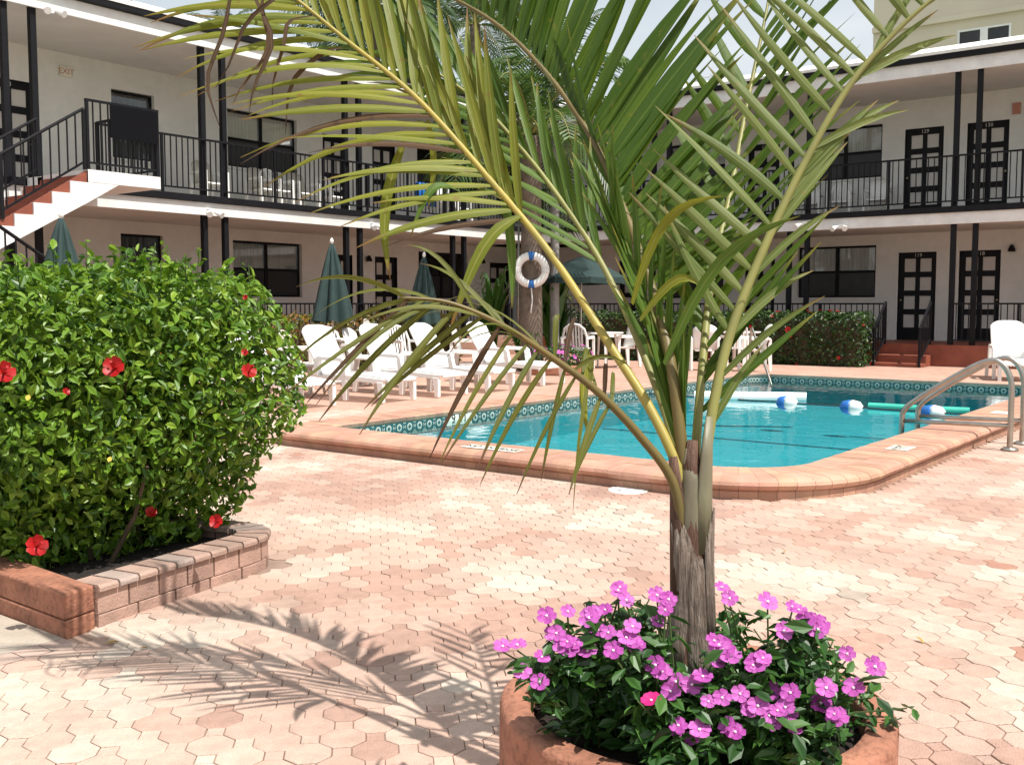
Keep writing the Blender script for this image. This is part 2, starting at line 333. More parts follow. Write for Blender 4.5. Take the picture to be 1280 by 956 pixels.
def in_pool(x, y, mrg=.0):
    ox0, ox1, oy0, oy1 = PX0 - CW, PX1 + CW, PY0 - CW, PY1 + CW
    if not (ox0 - mrg < x < ox1 + mrg and oy0 - mrg < y < oy1 + mrg): return False
    cx, cy, r = ox0 + 1.1, oy0 + 1.1, 1.1 + mrg
    if x < cx and y < cy: return math.hypot(x - cx, y - cy) < r
    cx, cy, r = ox0 + .58, oy1 - .58, .58 + mrg
    if x < cx and y > cy: return math.hypot(x - cx, y - cy) < r
    return True
PCX, PCY = G(867, 872, .35)[:2]; PR = .46
cream, pink, terra, pale = Vector((.69, .575, .485)), Vector((.625, .435, .355)), Vector((.555, .355, .285)), Vector((.66, .49, .405))
def paver_colour(x, y):
    a = mnoise.noise(Vector((x * 1.25, y * 1.9, 3.3))) + .55 * mnoise.noise(Vector((x * 4.1, y * 4.4, 9.1))) + random.uniform(-.16, .16)
    c = cream if a > .34 else pale if a > .08 else pink if a > -.30 else terra
    c = c * random.uniform(.78, .92)
    if random.random() < .003: c = Vector((.42, .23, .17))
    if random.random() < .003: c = Vector((.46, .38, .32))
    return c
cells = []
for i in range(-8, 150):
    for j in range(-60, 140):
        x, y = i * P + .03, j * P + .05
        pj = proj((x, y, 0))
        if pj[2] < .9 or pj[2] > 12.5: continue
        if pj[0] < -260 - 1300 / pj[2] or pj[0] > 1540 + 1300 / pj[2] or pj[1] > 1500: continue
        if in_pool(x, y, -.035): continue
        if 2.03 < x < 3.3 and y > 3.85 and y < 6.9: continue
        if math.hypot(x - PCX, y - PCY) < PR - .1: continue
        vis = 0 < pj[0] < 1280 and pj[1] < 956
        if vis and 620 < pj[0] < 1112 and pj[1] > 850: vis = False
        if x < 2.06 and y > 3.66: continue
        cells.append((pj[2] + (0 if vis else 100), x, y))
cells.sort()
pm = [MB().add(*paver_geo(.0007 + .0007 * k)).mesh('paver', 'paver_single') for k in range(3)]
far = [np.array(paver_geo(.0007 + .0007 * k)[0]) for k in range(3)]; pf = paver_geo(.002)[1]
V, Fc, Ct = [], [], []
for n_, (d, x, y) in enumerate(cells):
    k = random.randrange(3); c = paver_colour(x, y); dz = random.uniform(-.0012, .0012); rx, ry = random.gauss(0, .004), random.gauss(0, .004)
    if n_ < 300:
        o = link('paver', pm[k], patio, (x, y, dz)); o.rotation_euler = (rx, ry, 0); o.color = (*c, 1)
    else:
        v = far[k].copy(); v[:, 2] += dz + v[:, 1] * rx - v[:, 0] * ry; v[:, 0] += x; v[:, 1] += y
        b = len(V) * 36; V.append(v); Fc += [tuple(q + b for q in f) for f in pf]; Ct += [(*c, 1.)] * len(pf)
me = bpy.data.meshes.new('paver_field'); me.from_pydata(np.concatenate(V).tolist(), [], Fc)
at = me.attributes.new('tint', 'FLOAT_COLOR', 'FACE'); at.data.foreach_set('color', np.array(Ct, dtype=np.float32).ravel())
me.materials.append(MATS['paver_field']); tag(link('paver_field', me, patio), kind='stuff')
g = MB()      # sand bed that shows in the joints, butting the bare deck beyond
for a, b in (((-2, -8), (PX0 - .3, 18)), ((PX0 - .3, -8), (15, PY0 - .3)),):
    g.add([(a[0], a[1], -.0065), (b[0], a[1], -.0065), (b[0], b[1], -.0065), (a[0], b[1], -.0065)], [(0, 1, 2, 3)])
g.build('sand_bed', 'bedding', patio, fix=False)

path_ = MB().box((.9, 3.74, -.02), (2.034, 7.5, .002)).build('path', 'concrete'); tag(path_, kind='structure')
for k in range(11):
    o = MB().box((.905 + k * .103, 3.632, -.02), (1.003 + k * .103, 3.736, random.uniform(0, .003))).build('edge_brick', 'brick_pink', path_, bevel=.002); c = Vector((.5, .38, .32)) * random.uniform(.85, 1.05); o.color = (*c, 1)
# ---------------------------------------------------------------- swimming pool
pool = thing('swimming_pool', 'rectangular swimming pool with raised terracotta coping and turquoise water', 'pool', (PX0, PY0, 0))
pool.location = (0, 0, 0)
def arc(cx, cy, r, a0, a1, n): return [((cx + r * math.cos(a0 + (a1 - a0) * i / n), cy + r * math.sin(a0 + (a1 - a0) * i / n)), a0 + (a1 - a0) * i / n) for i in range(n + 1)]
def ring(rad):   # rounded rectangle traversed ccw from near-left corner; returns (point, outward normal)
    r1, r2, r3, r4 = rad   # near-left(x0,y1), near-right(x0,y0), far-right(x1,y0), far-left(x1,y1)
    segs = arc(PX0 + r1, PY1 - r1, r1, R(90), R(180), 14) + arc(PX0 + r2, PY0 + r2, r2, R(180), R(270), 18) + arc(PX1 - r3, PY0 + r3, r3, R(270), R(360), 10) + arc(PX1 - r4, PY1 - r4, r4, 0, R(90), 10)
    return [(Vector((p[0], p[1])), Vector((math.cos(a), math.sin(a)))) for p, a in segs]
inner = ring((.08, .6, .25, .25))
# dense arclength samples measured half way across the coping
dense = []
for i in range(len(inner)):
    (p, n), (p2, n2) = inner[i], inner[(i + 1) % len(inner)]
    steps = max(1, int(((p2 + n2 * .35) - (p + n * .35)).length / .01))
    for k in range(steps): t = k / steps; dense.append((p.lerp(p2, t), n.lerp(n2, t).normalized()))
cum = [0]
for i in range(len(dense)): a, b = dense[i], dense[(i + 1) % len(dense)]; cum.append(cum[-1] + ((b[0] + b[1] * .35) - (a[0] + a[1] * .35)).length)
TOT = cum[-1]
def samp(s):
    s %= TOT; i = int(np.searchsorted(cum, s, 'right')) - 1; i = min(i, len(dense) - 1); a, b = dense[i], dense[(i + 1) % len(dense)]
    t = (s - cum[i]) / max(1e-6, cum[i + 1] - cum[i]); return a[0].lerp(b[0], t), a[1].lerp(b[1], t).normalized()
nose = [(.245, .03), (.245, CZ), (.42, CZ)] + [(.42 + .075 * math.sin(a), CZ - .045 + .045 * math.cos(a)) for a in (R(30), R(60), R(90), R(120), R(150))] + [(.45, CZ - .085), (.44, .03)]
flatp = [(-.02, CZ - .045), (-.028, CZ - .012), (-.015, CZ), (.241, CZ), (.241, .03), (.02, .03)]
basep = [(.40, -.01), (.40, .052), (.46, .052), (.46, -.01)]
def brick_piece(s0, s1, prof, dz=0.):
    k = 3; vs = []
    for i in range(k):
        p, n = samp(s0 + (s1 - s0) * i / (k - 1))
        vs += [(p.x + n.x * u, p.y + n.y * u, z + dz) for u, z in prof]
    q = len(prof); fs = [tuple(range(q))[::-1], tuple(range((k - 1) * q, k * q))]
    for i in range(k - 1):
        for j in range(q): j2 = (j + 1) % q; fs.append((i * q + j, i * q + j2, (i + 1) * q + j2, (i + 1) * q + j))
    return vs, fs
NB = int(TOT / .112); stuff = MB(); cand = []
for i in range(NB):
    for prof, nm, w_ in ((nose, 'coping_brick', .112), (flatp, 'coping_brick', .112), (basep, 'riser_tile', .112)):
        s0, s1 = i * TOT / NB, (i + 1) * TOT / NB; p, n = samp((s0 + s1) / 2); pj = proj((p.x, p.y, CZ))
        d = pj[2] if -120 < pj[0] < 1400 else 99
        cand.append((d, nm, s0 + (.0019 if n.y < -.3 else .001), s1 - (.0019 if n.y < -.3 else .001), prof))
cand.sort(key=lambda c: c[0]); cnt = {'coping_brick': 0, 'riser_tile': 0}
for d, nm, s0, s1, prof in cand:
    vs, fs = brick_piece(s0, s1, prof, random.uniform(-.0015, .0015))
    if cnt[nm] < (300 if nm == 'coping_brick' else 130) and d < 90:
        cnt[nm] += 1; o = MB().add(vs, fs).build(nm, 'coping', pool)
        c = (Vector((.56, .32, .235)) if nm == 'coping_brick' else Vector((.5, .29, .21))) * random.uniform(.86, 1.1); o.color = (c.x, c.y * random.uniform(.95, 1.06), c.z, 1)
    else: stuff.add(vs, fs)
tag(stuff.build('coping_bricks_beyond', 'coping_far', pool), kind='stuff')
mo = MB(); N = 260; vs = []
for i in range(N):
    p, n = samp(TOT * i / N); vs += [(p.x + n.x * u, p.y + n.y * u, z) for u, z in ((.0, CZ - .034), (-.012, CZ - .004), (.42, CZ - .0025), (.452, CZ - .0075), (.481, CZ - .0215), (.4925, CZ - .045), (.481, CZ - .0685), (.446, .06), (.4555, .045), (.4555, -.012))]
mo.add(vs, [(i * 10 + j, i * 10 + j + 1, ((i + 1) % N) * 10 + j + 1, ((i + 1) % N) * 10 + j) for i in range(N) for j in range(9)])
mo.build('mortar_bed', 'mortar', pool, fix=False)
# basin
ba = MB(); vs = []; DB = -.34
for i in range(N):
    p, n = samp(TOT * i / N); vs += [(p.x, p.y, CZ - .02), (p.x, p.y, -.1), (p.x, p.y, DB)]
ba.add(vs, [(i * 3 + j, ((i + 1) % N) * 3 + j, ((i + 1) % N) * 3 + j + 1, i * 3 + j + 1) for i in range(N) for j in range(2)] + [tuple(i * 3 + 2 for i in range(N))])
ba.build('basin', 'basin', pool, fix=False)
ln = MB()
for xx in (11.4,): ln.box((xx - .025, PY0 + .05, DB + .004), (xx + .025, PY1 - .05, DB + .008))
ln.build('lane_line', 'lane', pool)
# waterline tiles: long left wall and far wall, each tile its own piece; the rest joined
tl = .152; tz0, tz1 = -.05, .105
tile_me = {}
def tile_box(): return MB().box((-tl / 2 + .003, -.004, tz0 + .0), (tl / 2 - .003, .004, tz1)).mesh('waterline_tile', 'waterline_tile')
tme = tile_box(); rest = MB(); cntt = 0
s = 0.
for i in range(int(TOT / tl)):
    p, n = samp(i * TOT / int(TOT / tl))
    facing = -(n.x * (p.x) + n.y * (p.y))     # visible when the wall's inside faces the camera
    if facing < 0 and 0 < proj((p.x, p.y, 0))[0] < 1290 and cntt < 300:
        o = link('waterline_tile', tme, pool, (p.x - n.x * .005, p.y - n.y * .005, 0)); o.rotation_euler = (0, 0, math.atan2(n.y, n.x) + math.pi / 2); cntt += 1
wv = [(p.x - n.x * .002, p.y - n.y * .002, WZ) for p, n in (samp(TOT * i / N) for i in range(N))]
wat = MB().add(wv, [tuple(range(N))]).build('pool_water', 'water', fix=False); tag(wat, kind='structure')
# depth and warning markers set in the coping
def marker(c, sx, sy, txt, size, rot, nm='depth_marker'):
    ob = MB().box((-sx, -sy, 0), (sx, sy, .004)).build(nm, 'marker_white', pool); ob.location = (c[0], c[1], CZ + .0025); ob.rotation_euler = (0, 0, rot)
    text(txt, size, 'ink', ob, Matrix.Translation((0, 0, .0055)))
c = G(625, 559, CZ); marker((PX0 - .26, c.y), .27, .075, 'NO DIVING', .1, R(-90), 'no_diving_marker')
c = G(1131, 561, CZ); marker((c.x, PY0 - .27), .13, .085, '9 FT', .12, 0)
c = G(1240, 515.5, CZ); marker((c.x, PY0 - .27), .13, .085, '', .12, 0)
c = PY(574, 520, PY1 - .014); ob = MB().box((-.21, -.004, -.055), (.21, .004, .07)).build('depth_marker', 'marker_white', pool); ob.location = (c.x, PY1 - .014, .035)
text('9 FT', .15, 'ink', ob, basis((0, -.0055, .01), (1, 0, 0), (0, 0, 1)))

# ---------------------------------------------------------------- motel wings
def opening_wall(mb, tf, u0, u1, z0, z1, ops, th=.25):
    us = sorted({u0, u1, *[o[0] for o in ops], *[o[1] for o in ops]})
    for a, b in zip(us, us[1:]):
        cut = [(o[2], o[3]) for o in ops if o[0] <= a + 1e-4 and o[1] >= b - 1e-4]; zc = z0
        for c0, c1 in sorted(cut):
            if c0 > zc: box_tf(mb, tf, (a, -th, zc), (b, 0, c0))
            zc = c1
        if zc < z1: box_tf(mb, tf, (a, -th, zc), (b, 0, z1))
def box_tf(mb, tf, a, b):
    (u0, w0, z0), (u1, w1, z1) = a, b
    mb.hexa([tf(u, w, z) for z in (z0, z1) for u, w in ((u0, w0), (u1, w0), (u1, w1), (u0, w1))]); return mb
def make_door(wing, tf, u0, u1, z, h, num, knob_side, xdir):
    mb = MB(); W = u1 - u0; st = .125; mid = .10; d0, d1 = -.10, -.055; zt = z + h
    rails = [z, z + .3]; ph = (h - .3 - .15 - 3 * .13) / 4; zz = z + .3; panes = []
    for sgn in (u0, u1 - st): box_tf(mb, tf, (sgn, d0, z), (sgn + st, d1, zt))
    box_tf(mb, tf, (u0 + st, d0, z), (u1 - st, d1, z + .3)); box_tf(mb, tf, (u0 + st, d0, zt - .15), (u1 - st, d1, zt))
    um = (u0 + u1) / 2; box_tf(mb, tf, (um - mid / 2, d0, z + .3), (um + mid / 2, d1 - .001, zt - .15))
    for k in range(4):
        for a, b in ((u0 + st, um - mid / 2), (um + mid / 2, u1 - st)): panes.append((a, b, zz, zz + ph))
        zz += ph
        if k < 3:
            for a, b in ((u0 + st, um - mid / 2), (um + mid / 2, u1 - st)): box_tf(mb, tf, (a, d0, zz), (b, d1 - .001, zz + .13))
        zz += .13
    door = mb.build('door', 'black_paint', wing)
    for a, b, c, d in panes: box_tf(MB(), tf, (a + .001, -.095, c + .001), (b - .001, -.078, d - .001)).build('pane', 'door_panel', door)
    ku = u0 + .06 if knob_side < 0 else u1 - .06; kp = Vector(tf(ku, -.03, z + .95))
    MB().lathe([(.001, -.03), (.025, -.02), (.03, 0), (.025, .02), (.001, .03)], 10, kp).build('knob', 'brass', door, smooth=True)
    fr = MB()
    for a, b in ((u0 - .055, u0), (u1, u1 + .055)): box_tf(fr, tf, (a, -.2, z), (b, .012, zt + .055))
    box_tf(fr, tf, (u0, -.2, zt), (u1, .012, zt + .055)); fr.build('frame', 'stucco', door)
    if num: text(num, .12, 'door_panel', door, basis(tf(um, d1 + .003, zt - .075), xdir, (0, 0, 1)), 'door_number')
def make_window(wing, tf, u0, u1, z0, z1, blind=False, single=False):
    fr = MB(); b_ = .05; d0, d1 = -.14, -.09
    for a, b in ((u0, u0 + b_), (u1 - b_, u1)): box_tf(fr, tf, (a, d0, z0), (b, d1, z1))
    for a, b in ((z0, z0 + b_), (z1 - b_, z1)): box_tf(fr, tf, (u0 + b_, d0, a), (u1 - b_, d1, b))
    um = (u0 + u1) / 2; zm = (z0 + z1) / 2; us = [(u0 + b_, u1 - b_)] if single else [(u0 + b_, um - .045), (um + .045, u1 - b_)]
    if not single: box_tf(fr, tf, (um - .045, d0, z0 + b_), (um + .045, d1, z1 - b_))
    for a, b in us: box_tf(fr, tf, (a, d0, zm - .03), (b, d1 - .001, zm + .03))
    win = fr.build('window', 'black_paint', wing)
    for a, b in us:
        box_tf(MB(), tf, (a + .001, -.122, zm + .031), (b - .001, -.116, z1 - b_ - .001)).build('pane', 'glass', win)
        if single: box_tf(MB(), tf, (a + .001, -.122, z0 + b_ + .001), (b - .001, -.116, zm - .031)).build('pane', 'glass', win)
        else: box_tf(MB(), tf, (a + .001, -.118, z0 + b_ + .001), (b - .001, -.112, zm - .031)).build('screen', 'screen', win)
    cu = MB(); n = int((u1 - u0) / .045); vs = []
    for i in range(n + 1):
        u = u0 + (u1 - u0) * i / n; wv_ = -.165 + .014 * (i % 2)
        vs += [tf(u, wv_, z0), tf(u, wv_, z1)]
    cu.add(vs, [(2 * i, 2 * i + 2, 2 * i + 3, 2 * i + 1) for i in range(n)]); cu.build('blind' if blind else 'curtain', 'blind' if blind else 'curtain', win, fix=False)
    box_tf(MB(), tf, (u0 - .03, -.05, z0 - .05), (u1 + .03, .03, z0)).build('sill', 'stucco', win)
baluster_me = {}
def make_railing(parent, tf, u0, u1, zf, hgt, w_, posts=(), step=.122, bottom=.09):
    rl = MB(); box_tf(rl, tf, (u0, w_ - .022, zf + hgt - .035), (u1, w_ + .022, zf + hgt)); box_tf(rl, tf, (u0, w_ - .015, zf + bottom), (u1, w_ + .015, zf + bottom + .03))
    n = max(1, int(round((u1 - u0) / 1.35)))
    for k in range(n + 1): u = u0 + (u1 - u0) * k / n; u = min(max(u, u0 + .025), u1 - .025); box_tf(rl, tf, (u - .022, w_ - .021, zf + .002), (u + .022, w_ + .021, zf + hgt - .035))
    ro = rl.build('railing', 'dark_rail', parent)
    key = round(hgt, 3)
    if key not in baluster_me: baluster_me[key] = MB().box((-.009, -.009, bottom + .03), (.009, .009, hgt - .035)).mesh('baluster', 'dark_rail')
    m_ = int((u1 - u0) / step)
    for k in range(1, m_): p = tf(u0 + (u1 - u0) * k / m_, w_, zf); link('baluster', baluster_me[key], ro, p)
    return ro
def make_wing(label, tf, u0, u1, low, upp, posts, xdir, rail_low, rail_upp, porch_m='porch_red'):
    wing = thing('motel_wing', label, 'building', tf(u0 if u0 > 0 else 0, 0, 0)); wl = wing.location.copy(); wing.location = (0, 0, 0)
    hole = lambda l: [(a, b, c, d) for k, a, b, c, d, *_ in l]
    wm = MB(); opening_wall(wm, tf, u0, u1, 0., Z1s + .1, hole(low)); opening_wall(wm, tf, u0, u1, Z1s + .1, Z2 + .25, hole(upp)); wm.build('wall', 'stucco', wing)
    box_tf(MB(), tf, (u0, -8, 0), (u1, -.6, Z2 + .2)).build('core', 'stucco', wing)
    box_tf(MB(), tf, (u0, .001, -.01), (u1, DEP - .001, Z0)).build('porch', porch_m, wing)
    box_tf(MB(), tf, (u0, .001, Z1s), (u1, DEP - .04, Z1 - .03)).build('balcony_slab', 'soffit', wing)
    box_tf(MB(), tf, (u0, .001, Z1 - .03), (u1, DEP - .04, Z1)).build('balcony_floor', 'balcony_grey', wing)
    box_tf(MB(), tf, (u0, DEP - .04, Z1s - .02), (u1, DEP, Z1 - .13)).build('slab_fascia', 'white_paint', wing, bevel=.006)
    box_tf(MB(), tf, (u0, DEP - .04, Z1 - .13), (u1, DEP + .055, Z1 - .005)).build('edge_beam', 'black_paint', wing, bevel=.006)
    box_tf(MB(), tf, (u0, .001, Z2), (u1, DEP - .04, Z2 + .08)).build('soffit', 'soffit', wing)
    box_tf(MB(), tf, (u0, DEP - .04, Z2 - .02), (u1, DEP, Z2 + .25)).build('fascia', 'white_paint', wing, bevel=.006)
    box_tf(MB(), tf, (u0, DEP - .04, Z2 + .25), (u1, DEP + .09, Z2 + .36)).build('gutter', 'black_paint', wing, bevel=.01)
    rf = MB(); pr = [(DEP + .1, Z2 + .361), (DEP + .1, Z2 + .42), (DEP - .45, Z2 + .63), (-3, Z2 + .76), (-8, Z2 + .4), (-8, Z2 + .361)]
    rf.prism(pr, u0, u1, lambda a, b, c: tf(c, a, b)); rf.build('roof', 'roof_white', wing)
    for k, a, b, c, d, *ex in low + upp:
        if k == 'door': make_door(wing, tf, a, b, c, d - c, ex[0], ex[1], xdir)
        else: make_window(wing, tf, a, b, c, d, *ex)
    for u in posts:
        box_tf(MB(), tf, (u - .05, DEP - .16, Z0), (u + .05, DEP - .06, Z1s)).build('post', 'black_paint', wing)
        box_tf(MB(), tf, (u - .05, DEP - .16, Z1), (u + .05, DEP - .06, Z2)).build('post', 'black_paint', wing)
    for a, b in rail_low: make_railing(wing, tf, a, b, Z0, .88, DEP - .03)
    for a, b in rail_upp: make_railing(wing, tf, a, b, Z1, 1.05, DEP - .03)
    return wing
tfL = lambda u, w_, z: (u, YW - w_, z)
tfR = lambda u, w_, z: (XW - w_, u, z)
ul = lambda px: PY(px, 300, YW).x
ur = lambda px: PX(px, 300, XW).y
DH = 2.08; WS, WT = 1.02, 2.28         # door height; window sill and head above floor
def D(a, b, zf, n, k): return ('door', min(a, b), max(a, b), zf, zf + DH, n, k)
def Wd(a, b, zf, *ex): return ('window', min(a, b), max(a, b), zf + (ex[0] if ex else WS), zf + WT) + tuple(ex[1:])
lowL = [('window', ul(151), ul(204), Z0 + 1.0, Z0 + 2.28, True, True), Wd(ul(291), ul(377), Z0), D(ul(411), ul(440), Z0, '', 1), D(ul(468), ul(496), Z0, '', -1), Wd(ul(523), ul(585), Z0), D(ul(612), ul(636), Z0, '', 1)]
uppL = [D(ul(-12), ul(49), Z1, '23', 1), ('window', ul(144), ul(197), Z1 + .9, Z1 + 2.25, True, True), Wd(ul(287), ul(373), Z1), D(ul(404.5), ul(434), Z1, '', 1), D(ul(466), ul(494.5), Z1, '', -1), Wd(ul(522), ul(600), Z1), D(ul(620), ul(643), Z1, '', 1)]
pl = lambda px: PY(px, 300, YE + .1).x
postsL = [8.35, 8.82, pl(256), pl(282), pl(433), pl(450), pl(566), pl(580)]
wingL = make_wing('long two storey motel wing with balcony in sunlight behind the white loungers', tfL, 4.5, XW + 6, lowL, uppL, postsL, (1, 0, 0), [(9.9, XE - 1.2)], [(9.83, XE - .02)], 'porch_tan')
lowR = [D(ur(1252), ur(1200), Z0, '118', -1), D(ur(1171.5), ur(1124), Z0, '119', 1), Wd(ur(1095.5), ur(998), Z0), D(ur(969.5), ur(932.5), Z0, '120', 1), Wd(ur(905), ur(835), Z0), D(ur(806), ur(775), Z0, '121', 1), Wd(1.2, 3.4, Z0)]
uppR = [D(ur(1257), ur(1205), Z1, '130', -1), D(ur(1176), ur(1128), Z1, '129', 1), Wd(ur(1099.5), ur(1008), Z1), D(ur(972.8), ur(934), Z1, '128', 1), Wd(ur(905), ur(835), Z1), D(ur(806), ur(775), Z1, '127', 1), Wd(1.2, 3.4, Z1)]
pr_ = lambda px: PX(px, 300, XE + .1).y
yA, yB, yC, yD = pr_(1219), pr_(1191.5), pr_(1009), pr_(987)
postsR = [yA, yB, yC, yD, yD + (yC - yB), yD + (yC - yB) + (yD - yC), yA - (yC - yB) - .4, yA - (yC - yB)]
st0, st1 = pr_(1170), pr_(1110)      # gap of the porch steps
wingR = make_wing('shaded two storey motel wing with numbered doors across the pool', tfR, -6, YW - .3, lowR, uppR, postsR, (0, -1, 0), [(-5.9, yB), (st1, YE - .6)], [(-5.9, YE - .02)])
# wall fittings
def lamp(parent, p, nrm):
    p = Vector(p); n = Vector(nrm); o = MB().tube([p, p + n * .1], .02, 8).tube([p + n * .1 + Vector((0, 0, .05)), p + n * .1 - Vector((0, 0, .03)), p + n * .1 - Vector((0, 0, .1))], [.03, .07, .085], 10).build('wall_lamp', 'black_paint', parent, smooth=False)
lamp(wingR, PX(1266, 309, XW), (-1, 0, 0)); lamp(wingL, PY(458, 322, YW), (0, -1, 0)); lamp(wingL, PY(600, 325, YW), (0, -1, 0))
def flood(parent, p, n):
    p = Vector(p); n = Vector(n); t = Vector((-n.y, n.x, 0)); o = MB().box(p - Vector((.05, .05, .05)), p + Vector((.05, .05, .05))).build('floodlight', 'white_plastic', parent)
    for sgn in (-1, 1): q = p + n * .06 + t * .06 * sgn; MB().tube([q, q + n * .05 + t * .05 * sgn - Vector((0, 0, .03)), q + n * .14 + t * .08 * sgn - Vector((0, 0, .07))], [.02, .045, .06], 10).build('lamp_head', 'white_plastic', o)
flood(wingL, PY(62, 13, YE - .03), (0, -1, 0)); flood(wingL, PY(262, 265, YE - .03), (0, -1, 0)); flood(wingL, PY(466, 282, YE - .03), (0, -1, 0)); flood(wingR, PX(1006, 280, XE - .03), (-1, 0, 0)); flood(wingR, PX(1052, 283, XE - .03), (-1, 0, 0))
p = PY(81, 90.5, YW); ex = MB().box((p.x - .13, YW - .06, p.z - .09), (p.x + .13, YW - .001, p.z + .09)).build('exit_sign', 'marker_white', wingL)
text('EXIT', .15, 'sign_red', ex, basis((p.x, YW - .062, p.z), (1, 0, 0), (0, 0, 1)))
p = PX(1271, 136, XW); ex = MB().box((XW - .06, p.y - .08, p.z - .12), (XW - .001, p.y + .08, p.z + .12)).build('alarm_box', 'sign_red', wingR)
for px, py in ((243, 318 + 6), (247, 158)):
    p = PY(px, py, YW); MB().box((p.x - .1, YW - .02, p.z - .16), (p.x + .1, YW - .001, p.z + .16)).build('meter_plate', 'white_paint', wingL)
# television aerial on the roof
p = PX(875, 100, XE + 3.2); an = thing('tv_antenna', 'thin television aerial standing on the white roof', 'antenna', (p.x, p.y, Z2 + .6))
MB().tube([(0, 0, 0), (0, 0, .95)], .015, 6).build('mast', 'bark_grey', an)
aa = MB().tube([(0, -.45, .8), (0, .45, .66)], .01, 5)
for k in range(5): y = -.4 + k * .2; aa.tube([(-.22 + k * .03, y, .795 - (y + .4) * .155), (.22 - k * .03, y, .795 - (y + .4) * .155)], .006, 5)
aa.build('aerial_arms', 'bark_grey', an)

# porch steps of the right wing
stp = thing('porch_steps', 'red painted concrete steps between black handrails leading up to the porch', 'steps', (XE, (st0 + st1) / 2, 0))
wst = (st1 - st0) / 2
MB().box((-.36, -wst, -.012), (-.002, wst, Z0 * .5)).build('tread', 'porch_red', stp, bevel=.008)
MB().box((-.72, -wst, -.012), (-.362, wst, .06)).build('tread', 'porch_red', stp, bevel=.008)
for sy in (-wst + .03, wst - .03):
    rl = MB().beam((-.02, sy, Z0 + .9), (-.75, sy, .78), .045, .045).beam((-.02, sy, Z0 + .12), (-.72, sy, .12), .03, .03).box((-.045, sy - .022, Z0 + .001), (-.001, sy + .022, Z0 + .9)).box((-.77, sy - .022, -.005), (-.73, sy + .022, .78))
    ro = rl.build('handrail', 'dark_rail', stp)
    for k in range(1, 7):
        x = -.02 - k * .1; f_ = k * .1 / .73; MB().box((x - .009, sy - .009, (1 - f_) * (Z0 + .12) + f_ * .12), (x + .009, sy + .009, (1 - f_) * (Z0 + .9) + f_ * .78)).build('baluster', 'dark_rail', ro)

# ---------------------------------------------------------------- outdoor staircase in front of the left wing
YS = 14.6; X1s, X2s = 8.57, 9.81
stc = thing('outdoor_staircase', 'white concrete outdoor stair with red treads and black railings up to the balcony', 'staircase', (7.5, 15, 0)); stc.location = (0, 0, 0)
MB().box((X1s, YS, Z1 - .2), (X2s, YE - .06, Z1 - .012)).build('landing', 'white_paint', stc)
nst = 9; rise, run = .18, .285
poly = [(X1s, Z1 - .2)]; zz = Z1 - .012; xx = X1s
prof = [(X2s - .9, Z1 - .205)]
sp = [(X1s + .001, Z1 - .36)]
x, z = X1s, Z1 - .03; top = [(x, z)]
for k in range(nst): z -= rise; top.append((x, z)); x -= run; top.append((x, z))
und = [(x, z - .28), (X1s - .0, Z1 - .5), (X1s + .5, Z1 - .205), (X1s, Z1 - .205)]
poly = top + und
for y0 in (YS, YE - .5):
    MB().prism(poly[:-1] + [(X1s + .001, Z1 - .2005)] if False else poly, y0, y0 + .12, lambda a, b, c: (a, c, b)).build('stringer', 'white_paint', stc)
x, z = X1s, Z1 - .03
for k in range(nst):
    z -= rise
    MB().box((x - run - .02, YS + .121, z - .05), (x + .0, YE - .501, z)).build('tread', 'porch_red', stc)
    MB().box((x - .03, YS + .121, z + .0005), (x - .001, YE - .501, z + rise - .051)).build('riser', 'porch_red', stc)
    MB().prism([(x - .001, z + .001), (x - .001, z + rise - .001), (x - .3, z + rise * .45), (x - .3, z + .001)][:0] + [(x - .002, z + .002), (x - .002, z + rise - .004), (x - run + .004, z + .002)], YS + .03, YS + .1, lambda a, b, c: (a, c, b)).build('side_wedge', 'porch_red', stc)
    x -= run
zb = z; xb = x
MB().box((xb - 1.3, YS - 1.6, zb - .18), (xb - .001, YE - .3, zb)).build('mid_landing', 'white_paint', stc)
tfS = lambda u, w_, z: (u, YS + .03 - w_, z)
make_railing(stc, tfS, X1s, X2s, Z1 - .012, 1.05, 0)
for u in (X1s - .02, X2s): pass
tfS2 = lambda u, w_, z: (X2s - .03 + w_, u, z)
make_railing(stc, tfS2, YS + .06, YE - .1, Z1 - .012, 1.05, 0)
MB().box((X1s + .38, YS - .018, Z1 + .5), (X2s - .04, YS - .006, Z1 + 1.0)).build('privacy_panel', 'panel_black', stc)
def slope_rail(y, xa, za, xb_, zb_, hi=1.0, lo=.12):
    rl = MB().tube([(xa, y, za + hi - .08), (xb_, y, zb_ + hi - .08)], .024, 8).beam((xa, y, za + lo), (xb_, y, zb_ + lo), .03, .03)
    nP = 2
    for k in range(nP + 1): f_ = k / nP; X = xa + (xb_ - xa) * f_; Zz = za + (zb_ - za) * f_; rl.box((X - .022, y - .022, Zz), (X + .022, y + .022, Zz + hi - .09))
    ro = rl.build('stair_rail', 'dark_rail', stc); n = int(abs(xb_ - xa) / .13)
    for k in range(1, n):
        f_ = k / n; X = xa + (xb_ - xa) * f_; Zz = za + (zb_ - za) * f_; MB().box((X - .009, y - .009, Zz + lo), (X + .009, y + .009, Zz + hi - .09)).build('baluster', 'dark_rail', ro)
slope_rail(YS + .03, X1s - .03, Z1 - .02, xb, zb, .98)
slope_rail(YE - .46, X1s - .03, Z1 - .02, xb, zb, .98)
# lower flight coming back down to the right in front
x, z = xb - .0, zb; nl = int(round(zb / rise)); lowrise = zb / nl
lp = []; 
for k in range(nl):
    z -= lowrise; MB().box((x, YS - 1.45, max(0, z - .18)), (x + run, YS - .35, z)).build('tread', 'porch_red', stc) if z > .05 else None
    x += run
slope_rail(YS - 1.48, xb, zb, xb + run * nl, .02, .98)

